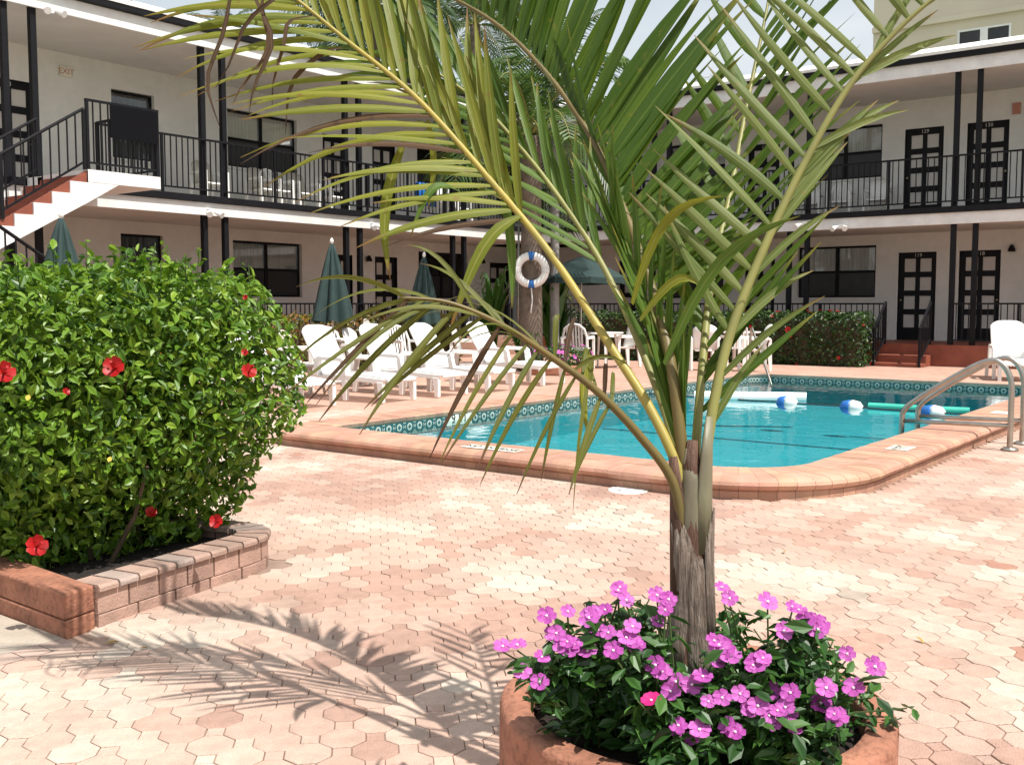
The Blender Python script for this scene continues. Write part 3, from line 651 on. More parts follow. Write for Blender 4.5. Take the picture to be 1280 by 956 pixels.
# ---------------------------------------------------------------- pool furniture
def make_lounger(rz_back=R(58)):
    t = thing('sun_lounger', 'x', 'sun lounger')
    def strip(pts, wd, th, y0=0):    # panel following pts (x,z) across y
        mb = MB(); n = len(pts); ns = 11; gap = .006; sw = wd / ns
        for k in range(ns):
            a = y0 - wd / 2 + k * sw + gap; b = a + sw - 2 * gap; vs = []
            for i, (x, z) in enumerate(pts):
                p0, p1 = pts[max(i - 1, 0)], pts[min(i + 1, n - 1)]; d = Vector((p1[0] - p0[0], p1[1] - p0[1])).normalized(); nx, nz_ = -d.y * th, d.x * th
                vs += [(x, a, z), (x, b, z), (x - nx, b, z - nz_), (x - nx, a, z - nz_)]
            fs = [(0, 1, 2, 3), tuple(4 * (n - 1) + q for q in (3, 2, 1, 0))]
            for i in range(n - 1):
                for q in range(4): q2 = (q + 1) % 4; fs.append((4 * i + q, 4 * i + q2, 4 * i + 4 + q2, 4 * i + 4 + q))
            mb.add(vs, fs)
        return mb
    seat = strip([(0, .33), (.25, .335), (.5, .36), (.75, .355), (1.05, .335), (1.18, .32), (1.22, .28)], .56, .03).build('seat', 'white_plastic', t)
    c, s_ = math.cos(rz_back), math.sin(rz_back)
    bk = [(-(.02 + l * c) - .04 * math.sin(l * 3), .34 + l * s_) for l in (0, .15, .3, .45, .6, .72)]
    wd = .56; mb = MB(); n = 12; ys = [-wd / 2 + wd * i / n for i in range(n + 1)]; vs = []
    for i, y in enumerate(ys):
        e = abs(y) / (wd / 2); topl = .78 - .10 * e ** 4
        for l in (0, .2, .4, .6, topl):
            x_, z_ = -(.02 + l * c) - .03 * math.sin(l * 3.5) , .34 + l * s_; vs.append((x_ + .03 * e * e, y, z_))
    m5 = 5; fs = [(i * m5 + j, (i + 1) * m5 + j, (i + 1) * m5 + j + 1, i * m5 + j + 1) for i in range(n) for j in range(m5 - 1)]
    mb.add(vs, fs); b = mb.build('backrest', 'white_plastic', t, smooth=True); md = b.modifiers.new('s', 'SOLIDIFY'); md.thickness = .028
    rb = MB()
    for y in (-.17, -.06, .06, .17): rb.beam((-.05 - .03, y, .42), (-(.05 + .62 * c) - .02, y, .34 + .62 * s_), .02, .02, (0, 1, 0))
    rb.build('back_rib', 'white_plastic', t)
    for sy in (-1, 1):
        y = sy * .31
        fr = MB().prism([(-.5, .25), (-.05, .25), (.5, .27), (1.16, .25), (1.2, .31), (.5, .345), (0, .32), (-.5, .30)], y - .022, y + .022, lambda a, b_, c_: (a, c_, b_)); fr.build('side_rail', 'white_plastic', t, bevel=.006)
        ar = MB().prism([(-.12, .31), (-.09, .55), (-.03, .585), (.42, .575), (.47, .54), (.52, .33), (.43, .33), (.395, .52), (0, .53), (-.03, .31)], y - .035, y + .035, lambda a, b_, c_: (a, c_, b_)); ar.build('armrest', 'white_plastic', t, bevel=.008)
        for x0, xt in ((.47, .47), (1.13, 1.11), (-.45, -.42)):
            MB().prism([(x0 - .03, 0), (x0 + .035, 0), (xt + .055, .27), (xt - .05, .27)], y - .028, y + .028, lambda a, b_, c_: (a, c_, b_)).build('leg', 'white_plastic', t, bevel=.006)
    return t
lg0 = make_lounger(); lg_used = [False]
def place_lounger(x, y, rz, label):
    o = lg0 if not lg_used[0] else copy_tree(lg0); lg_used[0] = True
    o.location = (x, y, 0); o.rotation_euler = (0, 0, rz); tag(o, label, 'sun lounger', 'white plastic sun loungers'); return o
def foot(px, py): return G(px, py)
for (pa, pb), rz, lab in (
        (((371, 512), (412, 506)), R(-93), 'white sun lounger whose backrest is hidden by the hibiscus hedge'),
        (((480, 504), (514, 499)), R(-88), 'white sun lounger beside the low beige side table'),
        (((548, 496.5), (580, 492)), R(-88), 'white sun lounger second in the row from the low side table'),
        (((612, 491), (638, 486.5)), R(-87), 'white sun lounger third in the row from the low side table'),
        (((678, 482.5), (703, 478)), R(-86), 'white sun lounger nearest the tall palm with the life ring')):
    a, b = foot(*pa), foot(*pb); c = (a + b) / 2; d = Vector((math.cos(rz), math.sin(rz), 0)); q = c - d * 1.13
    place_lounger(q.x, q.y, rz, lab)
place_lounger(19.75, 4.1, R(-160), 'white sun lounger in the shade by the porch steps')

def make_armchair(kind):
    t = thing('plastic_armchair', 'x', 'chair'); m_ = 'white_plastic'
    MB().add([(.22, -.22, .42), (.22, .22, .42), (-.2, .2, .40), (-.2, -.2, .40), (.24, -.2, .385), (.24, .2, .385), (-.2, .18, .37), (-.2, -.18, .37)], [(0, 1, 2, 3), (7, 6, 5, 4), (0, 4, 5, 1), (1, 5, 6, 2), (2, 6, 7, 3), (3, 7, 4, 0)]).build('seat', m_, t, bevel=.01)
    if kind == 'slat':
        o = MB().tube([(-.2 - .0, -.24, .42), (-.25, -.25, .62), (-.29, -.2, .80), (-.31, -.1, .88), (-.315, 0, .9), (-.31, .1, .88), (-.29, .2, .80), (-.25, .25, .62), (-.2, .24, .42)], .025, 6).build('backrest', m_, t)
        for y in (-.15, -.09, -.03, .03, .09, .15): MB().beam((-.21, y, .41), (-.31 + abs(y) * .1, y, .88 - y * y * 2), .032, .014).build('slat', m_, o)
    else:
        mb = MB(); n = 8; vs = []
        for i in range(n + 1):
            y = -.24 + .48 * i / n; e = abs(y) / .24
            for l in (0, .16, .32, .5 - .09 * e ** 3): vs.append((-.2 - l * .28 + .05 * e * e, y, .40 + l))
        mb.add(vs, [(i * 4 + j, (i + 1) * 4 + j, (i + 1) * 4 + j + 1, i * 4 + j + 1) for i in range(n) for j in range(3)])
        o = mb.build('backrest', 'mesh_beige' if kind == 'mesh' else m_, t, smooth=True); md = o.modifiers.new('s', 'SOLIDIFY'); md.thickness = .02
    for sy in (-1, 1):
        MB().prism([(-.27, .60), (-.26, .645), (.2, .665), (.26, .64), (.27, .0), (.215, 0), (.2, .60)], sy * .27 - .025, sy * .27 + .025, lambda a, b_, c_: (a, c_, b_)).build('armrest', m_, t, bevel=.006)
        MB().prism([(-.30, 0), (-.25, 0), (-.2, .41), (-.25, .62), (-.285, .62)], sy * .255 - .022, sy * .255 + .022, lambda a, b_, c_: (a, c_, b_)).build('leg', m_, t, bevel=.005)
    return t
protos = {}
def place_chair(kind, loc, rz, label, group=None, sc=1.):
    if kind not in protos: protos[kind] = make_armchair(kind); o = protos[kind]
    else: o = copy_tree(protos[kind])
    o.location = loc; o.rotation_euler = (0, 0, rz); o.scale = (sc,) * 3; tag(o, label, 'chair')
    o['group'] = group or 'white plastic chairs round the patio'; return o
place_chair('mesh', G(378, 487), R(-60), 'armchair with beige mesh back facing the folded green umbrella')
place_chair('slat', G(412, 476), R(-120), 'white armchair with slatted rounded back under the folded green umbrella')
place_chair('shell', G(455, 478), R(-70), 'white armchair behind the leaning round table top')
place_chair('slat', G(508, 470), R(-100), 'white slat back armchair under the furthest folded umbrella')
place_chair('shell', G(585, 468), R(-60), 'white shell back chair behind the row of sun loungers')
pc = G(942, 463); place_chair('shell', pc, R(125), 'white armchair seen from behind beside the clipped red flowered hedge')
place_chair('slat', G(912, 458), R(60), 'white slatted armchair at the table near the pool steps')
place_chair('shell', G(880, 462), R(30), 'white armchair standing between the palm leaves and the pool steps')
place_chair('shell', G(778, 458), R(150), 'white armchair facing the table under the open umbrella')
place_chair('slat', G(722, 461), R(20), 'white slatted armchair beside the pole of the open umbrella')
bal = 'chairs out on the upper balcony'
for px in (262, 330, 345, 378, 415): p = PY(px, 240, YE + 1.35); place_chair('slat' if px % 2 else 'mesh', (p.x, YE + 1.35, Z1), R(-95 + px % 17), 'sunlit chair on the upper balcony behind the black railing', bal)
for px in (545, 572): p = PY(px, 240, YE + .9); place_chair('shell', (p.x, YE + .9, Z1), R(-90), 'balcony chair hung with towels near the corner of the building', bal)
for px in (1012, 1050, 1098): p = PX(px, 230, XE + 1.9); place_chair('slat' if px == 1050 else 'shell', (XE + 1.9, p.y, Z1), R(180 + px % 13), 'white chair under an upper window of the shaded wing', bal)
p = PY(545, 240, YE + .75)
for k, (px, cc) in enumerate(((536, 'blue'), (556, 'white_paint'))):
    p = PY(px, 240, YE + .6); tw = MB(); n = 7; vs = []
    for i in range(n + 1):
        for z, w_ in ((Z1 + .35, .0), (Z1 + .88, .05), (Z1 + .92, .1), (Z1 + .88, .15), (Z1 + .5, .17)): vs.append((p.x - .3 + .6 * i / n, YE + .62 + w_ + .012 * math.sin(i * 2.1), z))
    tw.add(vs, [(i * 5 + j, (i + 1) * 5 + j, (i + 1) * 5 + j + 1, i * 5 + j + 1) for i in range(n) for j in range(4)])
    o = tw.build('beach_towel', cc, smooth=True); md = o.modifiers.new('s', 'SOLIDIFY'); md.thickness = .012
    tag(o, ('blue' if k == 0 else 'white') + ' beach towel draped over a balcony chair', 'towel', 'beach towels on the balcony')
# tables
def make_table(name, label, loc, r, h, m_='white_plastic', legs=4):
    t = thing(name, label, 'table', loc); MB().lathe([(.001, h - .03), (r - .03, h - .035), (r, h - .015), (r - .01, h), (.001, h)], 28).build('tabletop', m_, t, smooth=False)
    for k in range(legs):
        a = R(45 + 90 * k); MB().tube([(math.cos(a) * r * .85, math.sin(a) * r * .85, 0), (math.cos(a) * r * .62, math.sin(a) * r * .62, h - .03)], [.018, .028], 8).build('leg', m_, t)
    return t
make_table('side_table', 'low beige round side table between two sun loungers', G(388, 492), .24, .42, 'grey_plastic')
make_table('patio_table', 'round white patio table under the open green umbrella', G(752, 459), .45, .72)
make_table('patio_table', 'round white patio table by the pool steps', G(925, 457), .42, .72)
make_table('patio_table', 'round white patio table round the pole of the folded umbrella', G(419, 474), .42, .70)
t = thing('leaning_tabletop', 'round beige table top tipped on edge behind the sun loungers', 'table top', G(466, 482))
o = MB().lathe([(.001, 0), (.33, 0), (.36, .012), (.36, .035), (.33, .03), (.001, .02)], 30).build('disc', 'grey_plastic', t); o.location = (0, 0, .72); o.rotation_euler = (R(68), 0, R(35))
MB().tube([(-.1, .12, 0), (-.02, .03, .7)], .02, 8).tube([(.12, .16, 0), (.02, .03, .7)], .02, 8).build('support', 'grey_plastic', t)

# umbrellas
def closed_umbrella(label, loc, ztop, zlow, rb):
    t = thing('patio_umbrella', label, 'umbrella', loc, group='green patio umbrellas')
    MB().tube([(0, 0, 0), (0, 0, ztop - .02)], .02, 10).build('pole', 'white_paint', t)
    MB().lathe([(.001, 0), (.24, 0), (.25, .03), (.2, .07), (.04, .09), (.03, .25), (.001, .25)], 20).build('base', 'grey_plastic', t)
    n = 64; vs = []; zs = [0, .1, .25, .45, .65, .85, 1.]
    for i, f_ in enumerate(zs):
        rr = .03 + (rb - .03) * f_ ** .85
        for j in range(n):
            a = 2 * math.pi * j / n; k = .52 + .48 * abs(math.cos(a * 4 + .4 * math.sin(a) + .25 * f_)) ** .8; wob = 1 + .10 * math.sin(3 * a + loc[0])
            vs.append((rr * k * wob * math.cos(a), rr * k * wob * math.sin(a), ztop - .05 - (ztop - zlow) * f_ - (.05 * (1 - abs(math.cos(a * 4))) if f_ == 1 else 0)))
    mb = MB().add(vs, [(i * n + j, i * n + (j + 1) % n, (i + 1) * n + (j + 1) % n, (i + 1) * n + j) for i in range(len(zs) - 1) for j in range(n)] + [tuple(range(n))])
    mb.build('canopy', 'green_canvas', t, smooth=True)
    MB().lathe([(.001, 0), (.03, .005), (.032, .04), (.015, .08), (.001, .085)], 12, (0, 0, ztop - .04)).build('finial', 'white_plastic', t, smooth=True)
    return t
b = G(417, 478); d_ = proj(b)[2]; zt = H + (381 - 302) / F * d_; closed_umbrella('folded dark green umbrella rising behind the sun loungers', b, zt, zt - 1.25, .36)
b = G(531, 467.5); d_ = proj(b)[2]; zt = H + (381 - 319) / F * d_; closed_umbrella('folded dark green umbrella half hidden by palm fronds', b, zt, zt - 1.2, .34)
b = PD(80, 381, 12.6); b.z = 0; zt = H + (381 - 269) / F * 12.6; closed_umbrella('folded dark green umbrella between the hedge and the stair', b, zt, zt - 1.25, .40)
ub = G(726, 459); t = thing('patio_umbrella', 'open dark green umbrella with scalloped edge over the patio table', 'umbrella', ub, group='green patio umbrellas')
zu = H + (381 - 322) / F * proj(ub)[2]
MB().tube([(0, 0, 0), (0, 0, zu)], .022, 10).build('pole', 'steel', t); MB().lathe([(.001, 0), (.24, 0), (.25, .03), (.2, .07), (.04, .09), (.001, .1)], 20).build('base', 'grey_plastic', t)
mb = MB(); n = 8; vs = [(0, 0, zu + .02)]; RU = .95
for rr in (.33, .66, 1.):
    for j in range(n * 4):
        a = 2 * math.pi * j / (n * 4); e = abs(math.sin(a * n / 2)); vs.append((rr * RU * (1 - .06 * e) * math.cos(a), rr * RU * (1 - .06 * e) * math.sin(a), zu - .42 * rr ** 1.35 - .02 * e * rr))
N4 = n * 4
for j in range(N4): a = 2 * math.pi * j / N4; e = abs(math.sin(a * n / 2)); vs.append((RU * (1 - .06 * e) * math.cos(a), RU * (1 - .06 * e) * math.sin(a), zu - .54 - .02 * e))
mb.add(vs, [(0, 1 + j, 1 + (j + 1) % N4) for j in range(N4)] + [(1 + r_ * N4 + j, 1 + (r_ + 1) * N4 + j, 1 + (r_ + 1) * N4 + (j + 1) % N4, 1 + r_ * N4 + (j + 1) % N4) for r_ in range(3) for j in range(N4)])
o = mb.build('canopy', 'green_canvas', t); md = o.modifiers.new('s', 'SOLIDIFY'); md.thickness = .006
for k in range(n): a = 2 * math.pi * (k + .0) / n; MB().tube([(.02 * math.cos(a), .02 * math.sin(a), zu - .45), (.9 * math.cos(a), .9 * math.sin(a), zu - .40)], .008, 5).build('rib', 'steel', t)

# pool hardware
hx, hy = G(1262, 563)[:2]
def smooth_path(pts, n=6):
    P_ = [Vector(p) for p in pts]; out_ = []
    for i in range(len(P_) - 1):
        a, b, c, d = P_[max(i - 1, 0)], P_[i], P_[i + 1], P_[min(i + 2, len(P_) - 1)]
        for k in range(n): t = k / n; out_.append(.5 * ((2 * b) + (-a + c) * t + (2 * a - 5 * b + 4 * c - d) * t * t + (-a + 3 * b - 3 * c + d) * t ** 3))
    return out_ + [P_[-1]]
for k, (dx, lab) in enumerate(((0., 'bent stainless steel pool grab rail nearer the round flower planter'), (.5, 'bent stainless steel pool grab rail further along the coping'))):
    t = thing('pool_grab_rail', lab, 'handrail', (hx + dx, hy, 0), group='stainless rails of the pool ladder')
    Yw = PY0 + .17 - hy
    MB().tube(smooth_path([(0, 0, 0), (0, 0, .35), (0, .01, .62), (0, .1, .77), (0, .24, .77), (0, .5, .62), (0, Yw - .12, .40), (0, Yw - .02, .30), (0, Yw, .18), (0, Yw, -.3)], 7), .025, 12).build('rail', 'steel', t, smooth=True)
    MB().tube([(0, .0, .22), (0, Yw, .20)], .02, 10).build('lower_bar', 'steel', t, smooth=True)
    MB().lathe([(.001, 0), (.07, 0), (.075, .012), (.05, .03), (.001, .03)], 18).build('foot_flange', 'steel', t, smooth=True)
a = Vector((17.0, 7.75, CZ)); b = Vector((16.1, 6.95, WZ - .1))
t = thing('pool_handrail', 'thin slanted metal handrail at the far corner steps of the pool', 'handrail', (0, 0, 0))
MB().tube(smooth_path([a, a + Vector((0, 0, .5)), a + Vector((-.04, -.04, .72)), a.lerp(b, .2) + Vector((0, 0, .66)), a.lerp(b, .9) + Vector((0, 0, .12)), b], 6), .022, 10).build('rail', 'steel', t, smooth=True)
# floating rope with floats, and two foam noodles
ra, rb_ = G(868, 496, WZ), G(1215, 519, WZ)
ra = Vector((ra.x + (PY1 - ra.y) * 0, ra.y, WZ)); dirr = (rb_ - ra)
ra2 = ra + dirr * ((PY1 - ra.y) / dirr.y); rb2 = ra + dirr * ((PY0 - ra.y) / dirr.y)
rope = thing('float_rope', 'dark rope with blue and white floats across the pool', 'rope', ra2)
rope.location = (0, 0, 0); pts = [ra2.lerp(rb2, i / 40) + Vector((.03 * math.sin(i * .8), 0, .006)) for i in range(41)]
MB().tube(pts, .009, 6).build('line', 'rope', rope)
for px, py in ((899, 498), (982, 504), (1062, 509.5), (1165, 516)):
    p = G(px, py, WZ); f_ = (p.y - ra2.y) / dirr.y; p = ra2 + dirr * f_; dn = dirr.normalized(); rf_ = .09
    prof = [(-.14, .03), (-.10, .075), (-.03, rf_), (.03, rf_), (.10, .075), (.14, .03)]
    fl = MB().tube([p + dn * u for u, r_ in prof[:3]] + [p], [r_ for u, r_ in prof[:3]] + [rf_], 16).build('float', 'blue', rope, smooth=True)
    MB().tube([p + dn * .0005] + [p + dn * u for u, r_ in prof[3:]], [rf_] + [r_ for u, r_ in prof[3:]], 16).build('white_half', 'white_plastic', fl, smooth=True)
n1 = [G(px, py, WZ + .03) for px, py in ((868, 495.5), (930, 496.5), (985, 497), (1008, 497.5))]
tag(MB().tube(n1, .075, 14).build('foam_tube', 'white_plastic', smooth=False), 'thick white foam tube floating in the pool', 'pool float')
n2 = [G(px, py, WZ + .02) for px, py in ((1086, 507.5), (1130, 510), (1175, 512.5), (1212, 514))]
tag(MB().tube(n2, .045, 12).build('foam_noodle', 'noodle_green'), 'slim sea green foam noodle floating near the grab rails', 'pool float')
# skimmer lid
p = G(788, 612); t = thing('skimmer_lid', 'round white plastic skimmer lid set in the paving', 'lid', (p.x - .03, p.y, 0))
MB().lathe([(.001, .006), (.105, .008), (.125, .004), (.135, .0065), (.14, 0), (.14, -.01)], 32).build('lid', 'white_plastic', t)
MB().box((-.07, .02, .0075), (-.055, .05, .0095)).build('finger_slot', 'ink', t)

# ---------------------------------------------------------------- distant tower block
tw = thing('tower_block', 'beige apartment tower behind the shaded motel wing', 'building', (45, 5, 0)); tw.location = (0, 0, 0)
ty = PX(1092, 30, 45).y; tfT = lambda u, w_, z: (45 - w_, u, z)
wa, wb = PX(1264, 40, 45).y, PX(1197, 40, 45).y; za, zb_ = PX(1230, 62, 45).z, PX(1230, 34, 45).z
ops = []
for dz in (0, 3.1, -3.1):
    for dy in (0, -6, 6 if False else -12): ops.append((wa + dy, wb + dy, za + dz, zb_ + dz))
tm = MB(); opening_wall(tm, tfT, -30, ty, 0, 26, ops); tm.build('wall', 'beige_tower', tw)
MB().box((45.6, -30, 0), (60, ty, 26)).build('core', 'beige_tower', tw)
for k in range(1, 8): MB().box((44.82, -30, zb_ + .4 + 3.1 * (k - 4)), (44.998, ty, zb_ + .62 + 3.1 * (k - 4))).build('ledge', 'beige_tower', tw)
for a, b, c, d in ops:
    f_ = MB(); um = (a + b) / 2
    for x0, x1 in ((a, a + .08), (b - .08, b), (um - .14, um + .14)): box_tf(f_, tfT, (x0, -.1, c), (x1, .02, d))
    for z0, z1 in ((c, c + .07), (d - .07, d)): box_tf(f_, tfT, (a + .08, -.1, z0), (b - .08, .018, z1))
    wn = f_.build('window', 'white_paint', tw)
    for x0, x1 in ((a + .081, um - .141), (um + .141, b - .081)): box_tf(MB(), tfT, (x0, -.08, c + .071), (x1, -.06, d - .071)).build('pane', 'screen', wn)

# ---------------------------------------------------------------- vegetation helpers
def leaves_mesh(name, pts, nrm, size, m_, aspect=.5, fold=.25, jitter=.35, upbias=0.):
    n = len(pts); d = np.random.normal(size=(n, 3)); d[:, 2] += upbias; nr = nrm + np.random.normal(size=(n, 3)) * jitter; nr /= np.linalg.norm(nr, axis=1)[:, None]
    d -= nr * (d * nr).sum(1)[:, None]; d /= np.linalg.norm(d, axis=1)[:, None] + 1e-9; sd = np.cross(nr, d); L_ = (size * np.random.uniform(.5, 1.4, n))[:, None]; W_ = L_ * aspect * .5
    v = np.empty((n, 6, 3)); v[:, 0] = pts - d * L_ * .5; v[:, 1] = pts - d * L_ * .12 + sd * W_ + nr * W_ * fold; v[:, 2] = pts + d * L_ * .25 + sd * W_ * .72 + nr * W_ * fold * .6
    v[:, 3] = pts + d * L_ * .55 - nr * L_ * .12; v[:, 4] = pts + d * L_ * .25 - sd * W_ * .72 + nr * W_ * fold * .6; v[:, 5] = pts - d * L_ * .12 - sd * W_ + nr * W_ * fold
    idx = np.arange(n)[:, None] * 6; f = np.concatenate([idx + np.array([[0, 3, 2, 1]]), idx + np.array([[0, 5, 4, 3]])])
    me = bpy.data.meshes.new(name); me.from_pydata(v.reshape(-1, 3).tolist(), [], f.tolist()); me.materials.append(MATS[m_]); return me
def sdf_bush(p, c, hlf, r, amp, fr, taper=.0):
    q = p - c; k = np.clip((-q[:, 2] / hlf[2]), 0, 1); sc = 1 - taper * k; q = q.copy(); q[:, :2] /= sc[:, None]
    a = np.abs(q) - (np.array(hlf) - r); dd = np.linalg.norm(np.maximum(a, 0), axis=1) + np.minimum(a.max(1), 0) - r
    nz_ = sum(np.sin(p @ np.array(v) * fr + ph) for v, ph in (((1., .7, .3), .5), ((-.6, 1.1, .8), 2.), ((.9, -.4, 1.3), 4.), ((.2, 1.7, -.9), 1.)))
    return dd + nz_ * amp
def bush_points(n, c, hlf, r, amp, fr, shell, taper=0., out_=.03):
    c = np.array(c); P_ = []; Nn = []; tot = 0
    while tot < n:
        p = c + (np.random.rand(n * 3, 3) * 2 - 1) * (np.array(hlf) + .1); d = sdf_bush(p, c, hlf, r, amp, fr, taper)
        k = (d < out_ * np.random.rand(len(d))) & (d > -shell * np.random.rand(len(d)) ** 1.6); p = p[k]; e = 1e-2
        g_ = np.stack([sdf_bush(p + np.eye(3)[i] * e, c, hlf, r, amp, fr, taper) - sdf_bush(p - np.eye(3)[i] * e, c, hlf, r, amp, fr, taper) for i in range(3)], 1)
        g_ /= np.linalg.norm(g_, axis=1)[:, None] + 1e-9; P_.append(p); Nn.append(g_); tot += len(p)
    return np.concatenate(P_)[:n], np.concatenate(Nn)[:n]
def march(px, py, *a):
    d = ray(px, py)
    for k in range(900):
        p = CAM + d * (1. + k * .03)
        if sdf_bush(np.array([p[:]]), np.array(a[0]), *a[1:])[0] < .02: return p
    return None

# ---------------------------------------------------------------- hibiscus hedge in its brick bed
bed = thing('brick_planting_bed', 'low pink block planting bed round the hibiscus hedge', 'planter', (2.7, 5, 0)); bed.location = (0, 0, 0)
c0, c1 = Vector((2.19, 3.76)), Vector((3.30, 3.97)); ed = (c1 - c0).normalized(); en = Vector((-ed.y, ed.x)); Ln = (c1 - c0).length
path = [(c0 + ed * (Ln - .2) * i / 40, -en) for i in range(41)]
cc = c0 + ed * (Ln - .2) + en * .28
a0 = math.atan2(-en.y, -en.x)
for i in range(1, 15): a = a0 + R(95) * i / 14; path.append((cc + Vector((math.cos(a), math.sin(a))) * .28, Vector((math.cos(a), math.sin(a)))))
e_ = path[-1]; dd = Vector((-e_[1].y, e_[1].x))
for i in range(1, 60): path.append((e_[0] + dd * .05 * i, e_[1]))
acc = [0]
for a, b in zip(path, path[1:]): acc.append(acc[-1] + (b[0] - a[0]).length)
def psamp(s):
    i = min(max(int(np.searchsorted(acc, s, 'right')) - 1, 0), len(path) - 2); t = (s - acc[i]) / (acc[i + 1] - acc[i]); return path[i][0].lerp(path[i + 1][0], t), path[i][1].lerp(path[i + 1][1], t).normalized()
def course(w_, prof, name, off=0., colr=(.44, .29, .23)):
    s = off
    while s < acc[-1] - w_:
        vs = []
        for i in range(3):
            p, n = psamp(s + .0025 + (w_ - .005) * i / 2); vs += [(p.x + n.x * u, p.y + n.y * u, z) for u, z in prof]
        q = len(prof); fs = [tuple(range(q)), tuple(range(2 * q, 3 * q))] + [(i * q + j, i * q + (j + 1) % q, (i + 1) * q + (j + 1) % q, (i + 1) * q + j) for i in range(2) for j in range(q)]
        o = MB().add(vs, fs).build(name, 'brick_pink', bed, bevel=.003); k = random.uniform(.8, 1.12); gcol = random.random() < .35 and name == 'cap_block'
        c = Vector((.36, .29, .25)) * k if gcol else Vector(colr) * k; o.color = (*c, 1); s += w_
course(.21, [(-.13, -.01), (0, -.01), (0, .046), (-.13, .046)], 'block', -.0)
course(.165, [(-.12, .049), (-.003, .049), (-.003, .138), (-.12, .138)], 'block', .0)
course(.105, [(-.15, .140), (.012, .140), (.012, .158), (.004, .168), (-.15, .168)], 'cap_block', .0, (.43, .3, .24))
red = thing('painted_bed_wall', 'terracotta painted low wall closing the end of the planting bed', 'wall', (2.1, 4.2, 0)); red.location = (0, 0, 0)
bx = Vector((2.04, 3.735)); 
def slab(z0, z1, dx=0.): return MB().hexa([(2.035 + dx, 3.73, z0), (2.182, 3.765, z0), (2.30, 6.6, z0), (2.10 + dx, 6.6, z0), (2.035 + dx, 3.73, z1), (2.182, 3.765, z1), (2.30, 6.6, z1), (2.10 + dx, 6.6, z1)])
slab(-.01, .066).build('lower_course', 'terracotta', red, bevel=.006); slab(.069, .172, .003).build('upper_course', 'terracotta', red, bevel=.009)
MB().add([(2.2, 3.85, .1), (3.2, 4.02, .1), (3.3, 4.4, .1), (3.3, 6.9, .1), (2.25, 6.9, .1)], [(0, 1, 2, 3, 4)]).build('soil', 'soil', bed, fix=False)
HB = ((2.72, 5.36, .72), (.80, 1.38, .66), .25, .020, 5.2, .28)
hib = thing('hibiscus_hedge', 'big glossy green hibiscus bush with red flowers in the block bed', 'bush', (2.8, 5, .1)); hib.location = (0, 0, 0)
pp, nn = bush_points(36000, *HB[:5], .34, HB[5], .05)
nn2 = nn * .55 + np.array([0, -.25, .75]) * .6
vis_d = np.linalg.norm(pp - np.array([0, 0, H]), axis=1); order = np.argsort(vis_d + (sdf_bush(pp, np.array(HB[0]), *HB[1:]) < -.06) * 5)
rest_i = order[300:]
tag(link('foliage', leaves_mesh('foliage', pp[rest_i], nn2[rest_i], .05, 'hibiscus_leaf', .52, .3, .6), hib), kind='stuff')
lm = [leaves_mesh('leaf', np.zeros((1, 3)), np.array([[0, 0, 1.]]), .055, 'hibiscus_leaf', .52, .3, .15) for k in range(12)]
for i in order[:300]:
    o = link('leaf', random.choice(lm), hib, pp[i]); o.rotation_euler = Vector(nn2[i] + np.random.normal(size=3) * .45).to_track_quat('Z', 'Y').to_euler(); o.rotation_euler.z += random.uniform(0, 6.28) * 0
ip = np.array(HB[0]) + (np.random.rand(30000, 3) * 2 - 1) * np.array(HB[1]); ip = ip[sdf_bush(ip, np.array(HB[0]), *HB[1:]) < -.16][:9000]
tag(link('inner_foliage', leaves_mesh('inner_foliage', ip, np.random.normal(size=ip.shape), .085, 'hibiscus_leaf', .55, .3, .5), hib), kind='stuff')
# young bright shoots sticking out of the top
shp = MB(); sp_, sn_ = [], []
for k in range(230):
    x, y = random.uniform(2.0, 3.45), random.uniform(4.1, 6.55); z = 1.2
    for q in range(12):
        if sdf_bush(np.array([[x, y, z]]), np.array(HB[0]), *HB[1:])[0] > -.02: break
        z += .03
    hgt = random.uniform(.05, .17)
    lean = Vector((random.gauss(0, .25), random.gauss(0, .25), 1)).normalized()
    shp.tube([(x, y, z - .1), Vector((x, y, z)) + lean * hgt], .0025, 4)
    for q in range(7): v_ = Vector((x, y, z)) + lean * hgt * (q / 6) + Vector((random.gauss(0, .018), random.gauss(0, .018), 0)); sp_.append(v_[:]); sn_.append((random.gauss(0, .7), random.gauss(0, .7), .8))
link('shoot_leaves', leaves_mesh('shoot_leaves', np.array(sp_), np.array(sn_), .055, 'hibiscus_leaf', .5, .3, .3, 1.2), hib)['kind'] = 'stuff'
shp.build('shoot_stems', 'stem_green', hib)['kind'] = 'stuff'
br = MB()
for k in range(34):
    x, y = random.uniform(2.5, 3.15), random.uniform(4.2, 6.4); pts = [Vector((x, y, .08))]; d = Vector((random.gauss(0, .45), random.gauss(-.1, .4), 1))
    for q in range(4):
        if q > 1 and sdf_bush(np.array([(pts[-1] + d * .26)[:]]), np.array(HB[0]), *HB[1:])[0] > -.08: break
        pts.append(pts[-1] + d * .24 + Vector((random.gauss(0, .05), random.gauss(0, .05), 0))); d.x *= 1.1
    br.tube(pts, [.014, .011, .008, .006, .004][:len(pts)], 5)
br.build('stems', 'stem', hib)
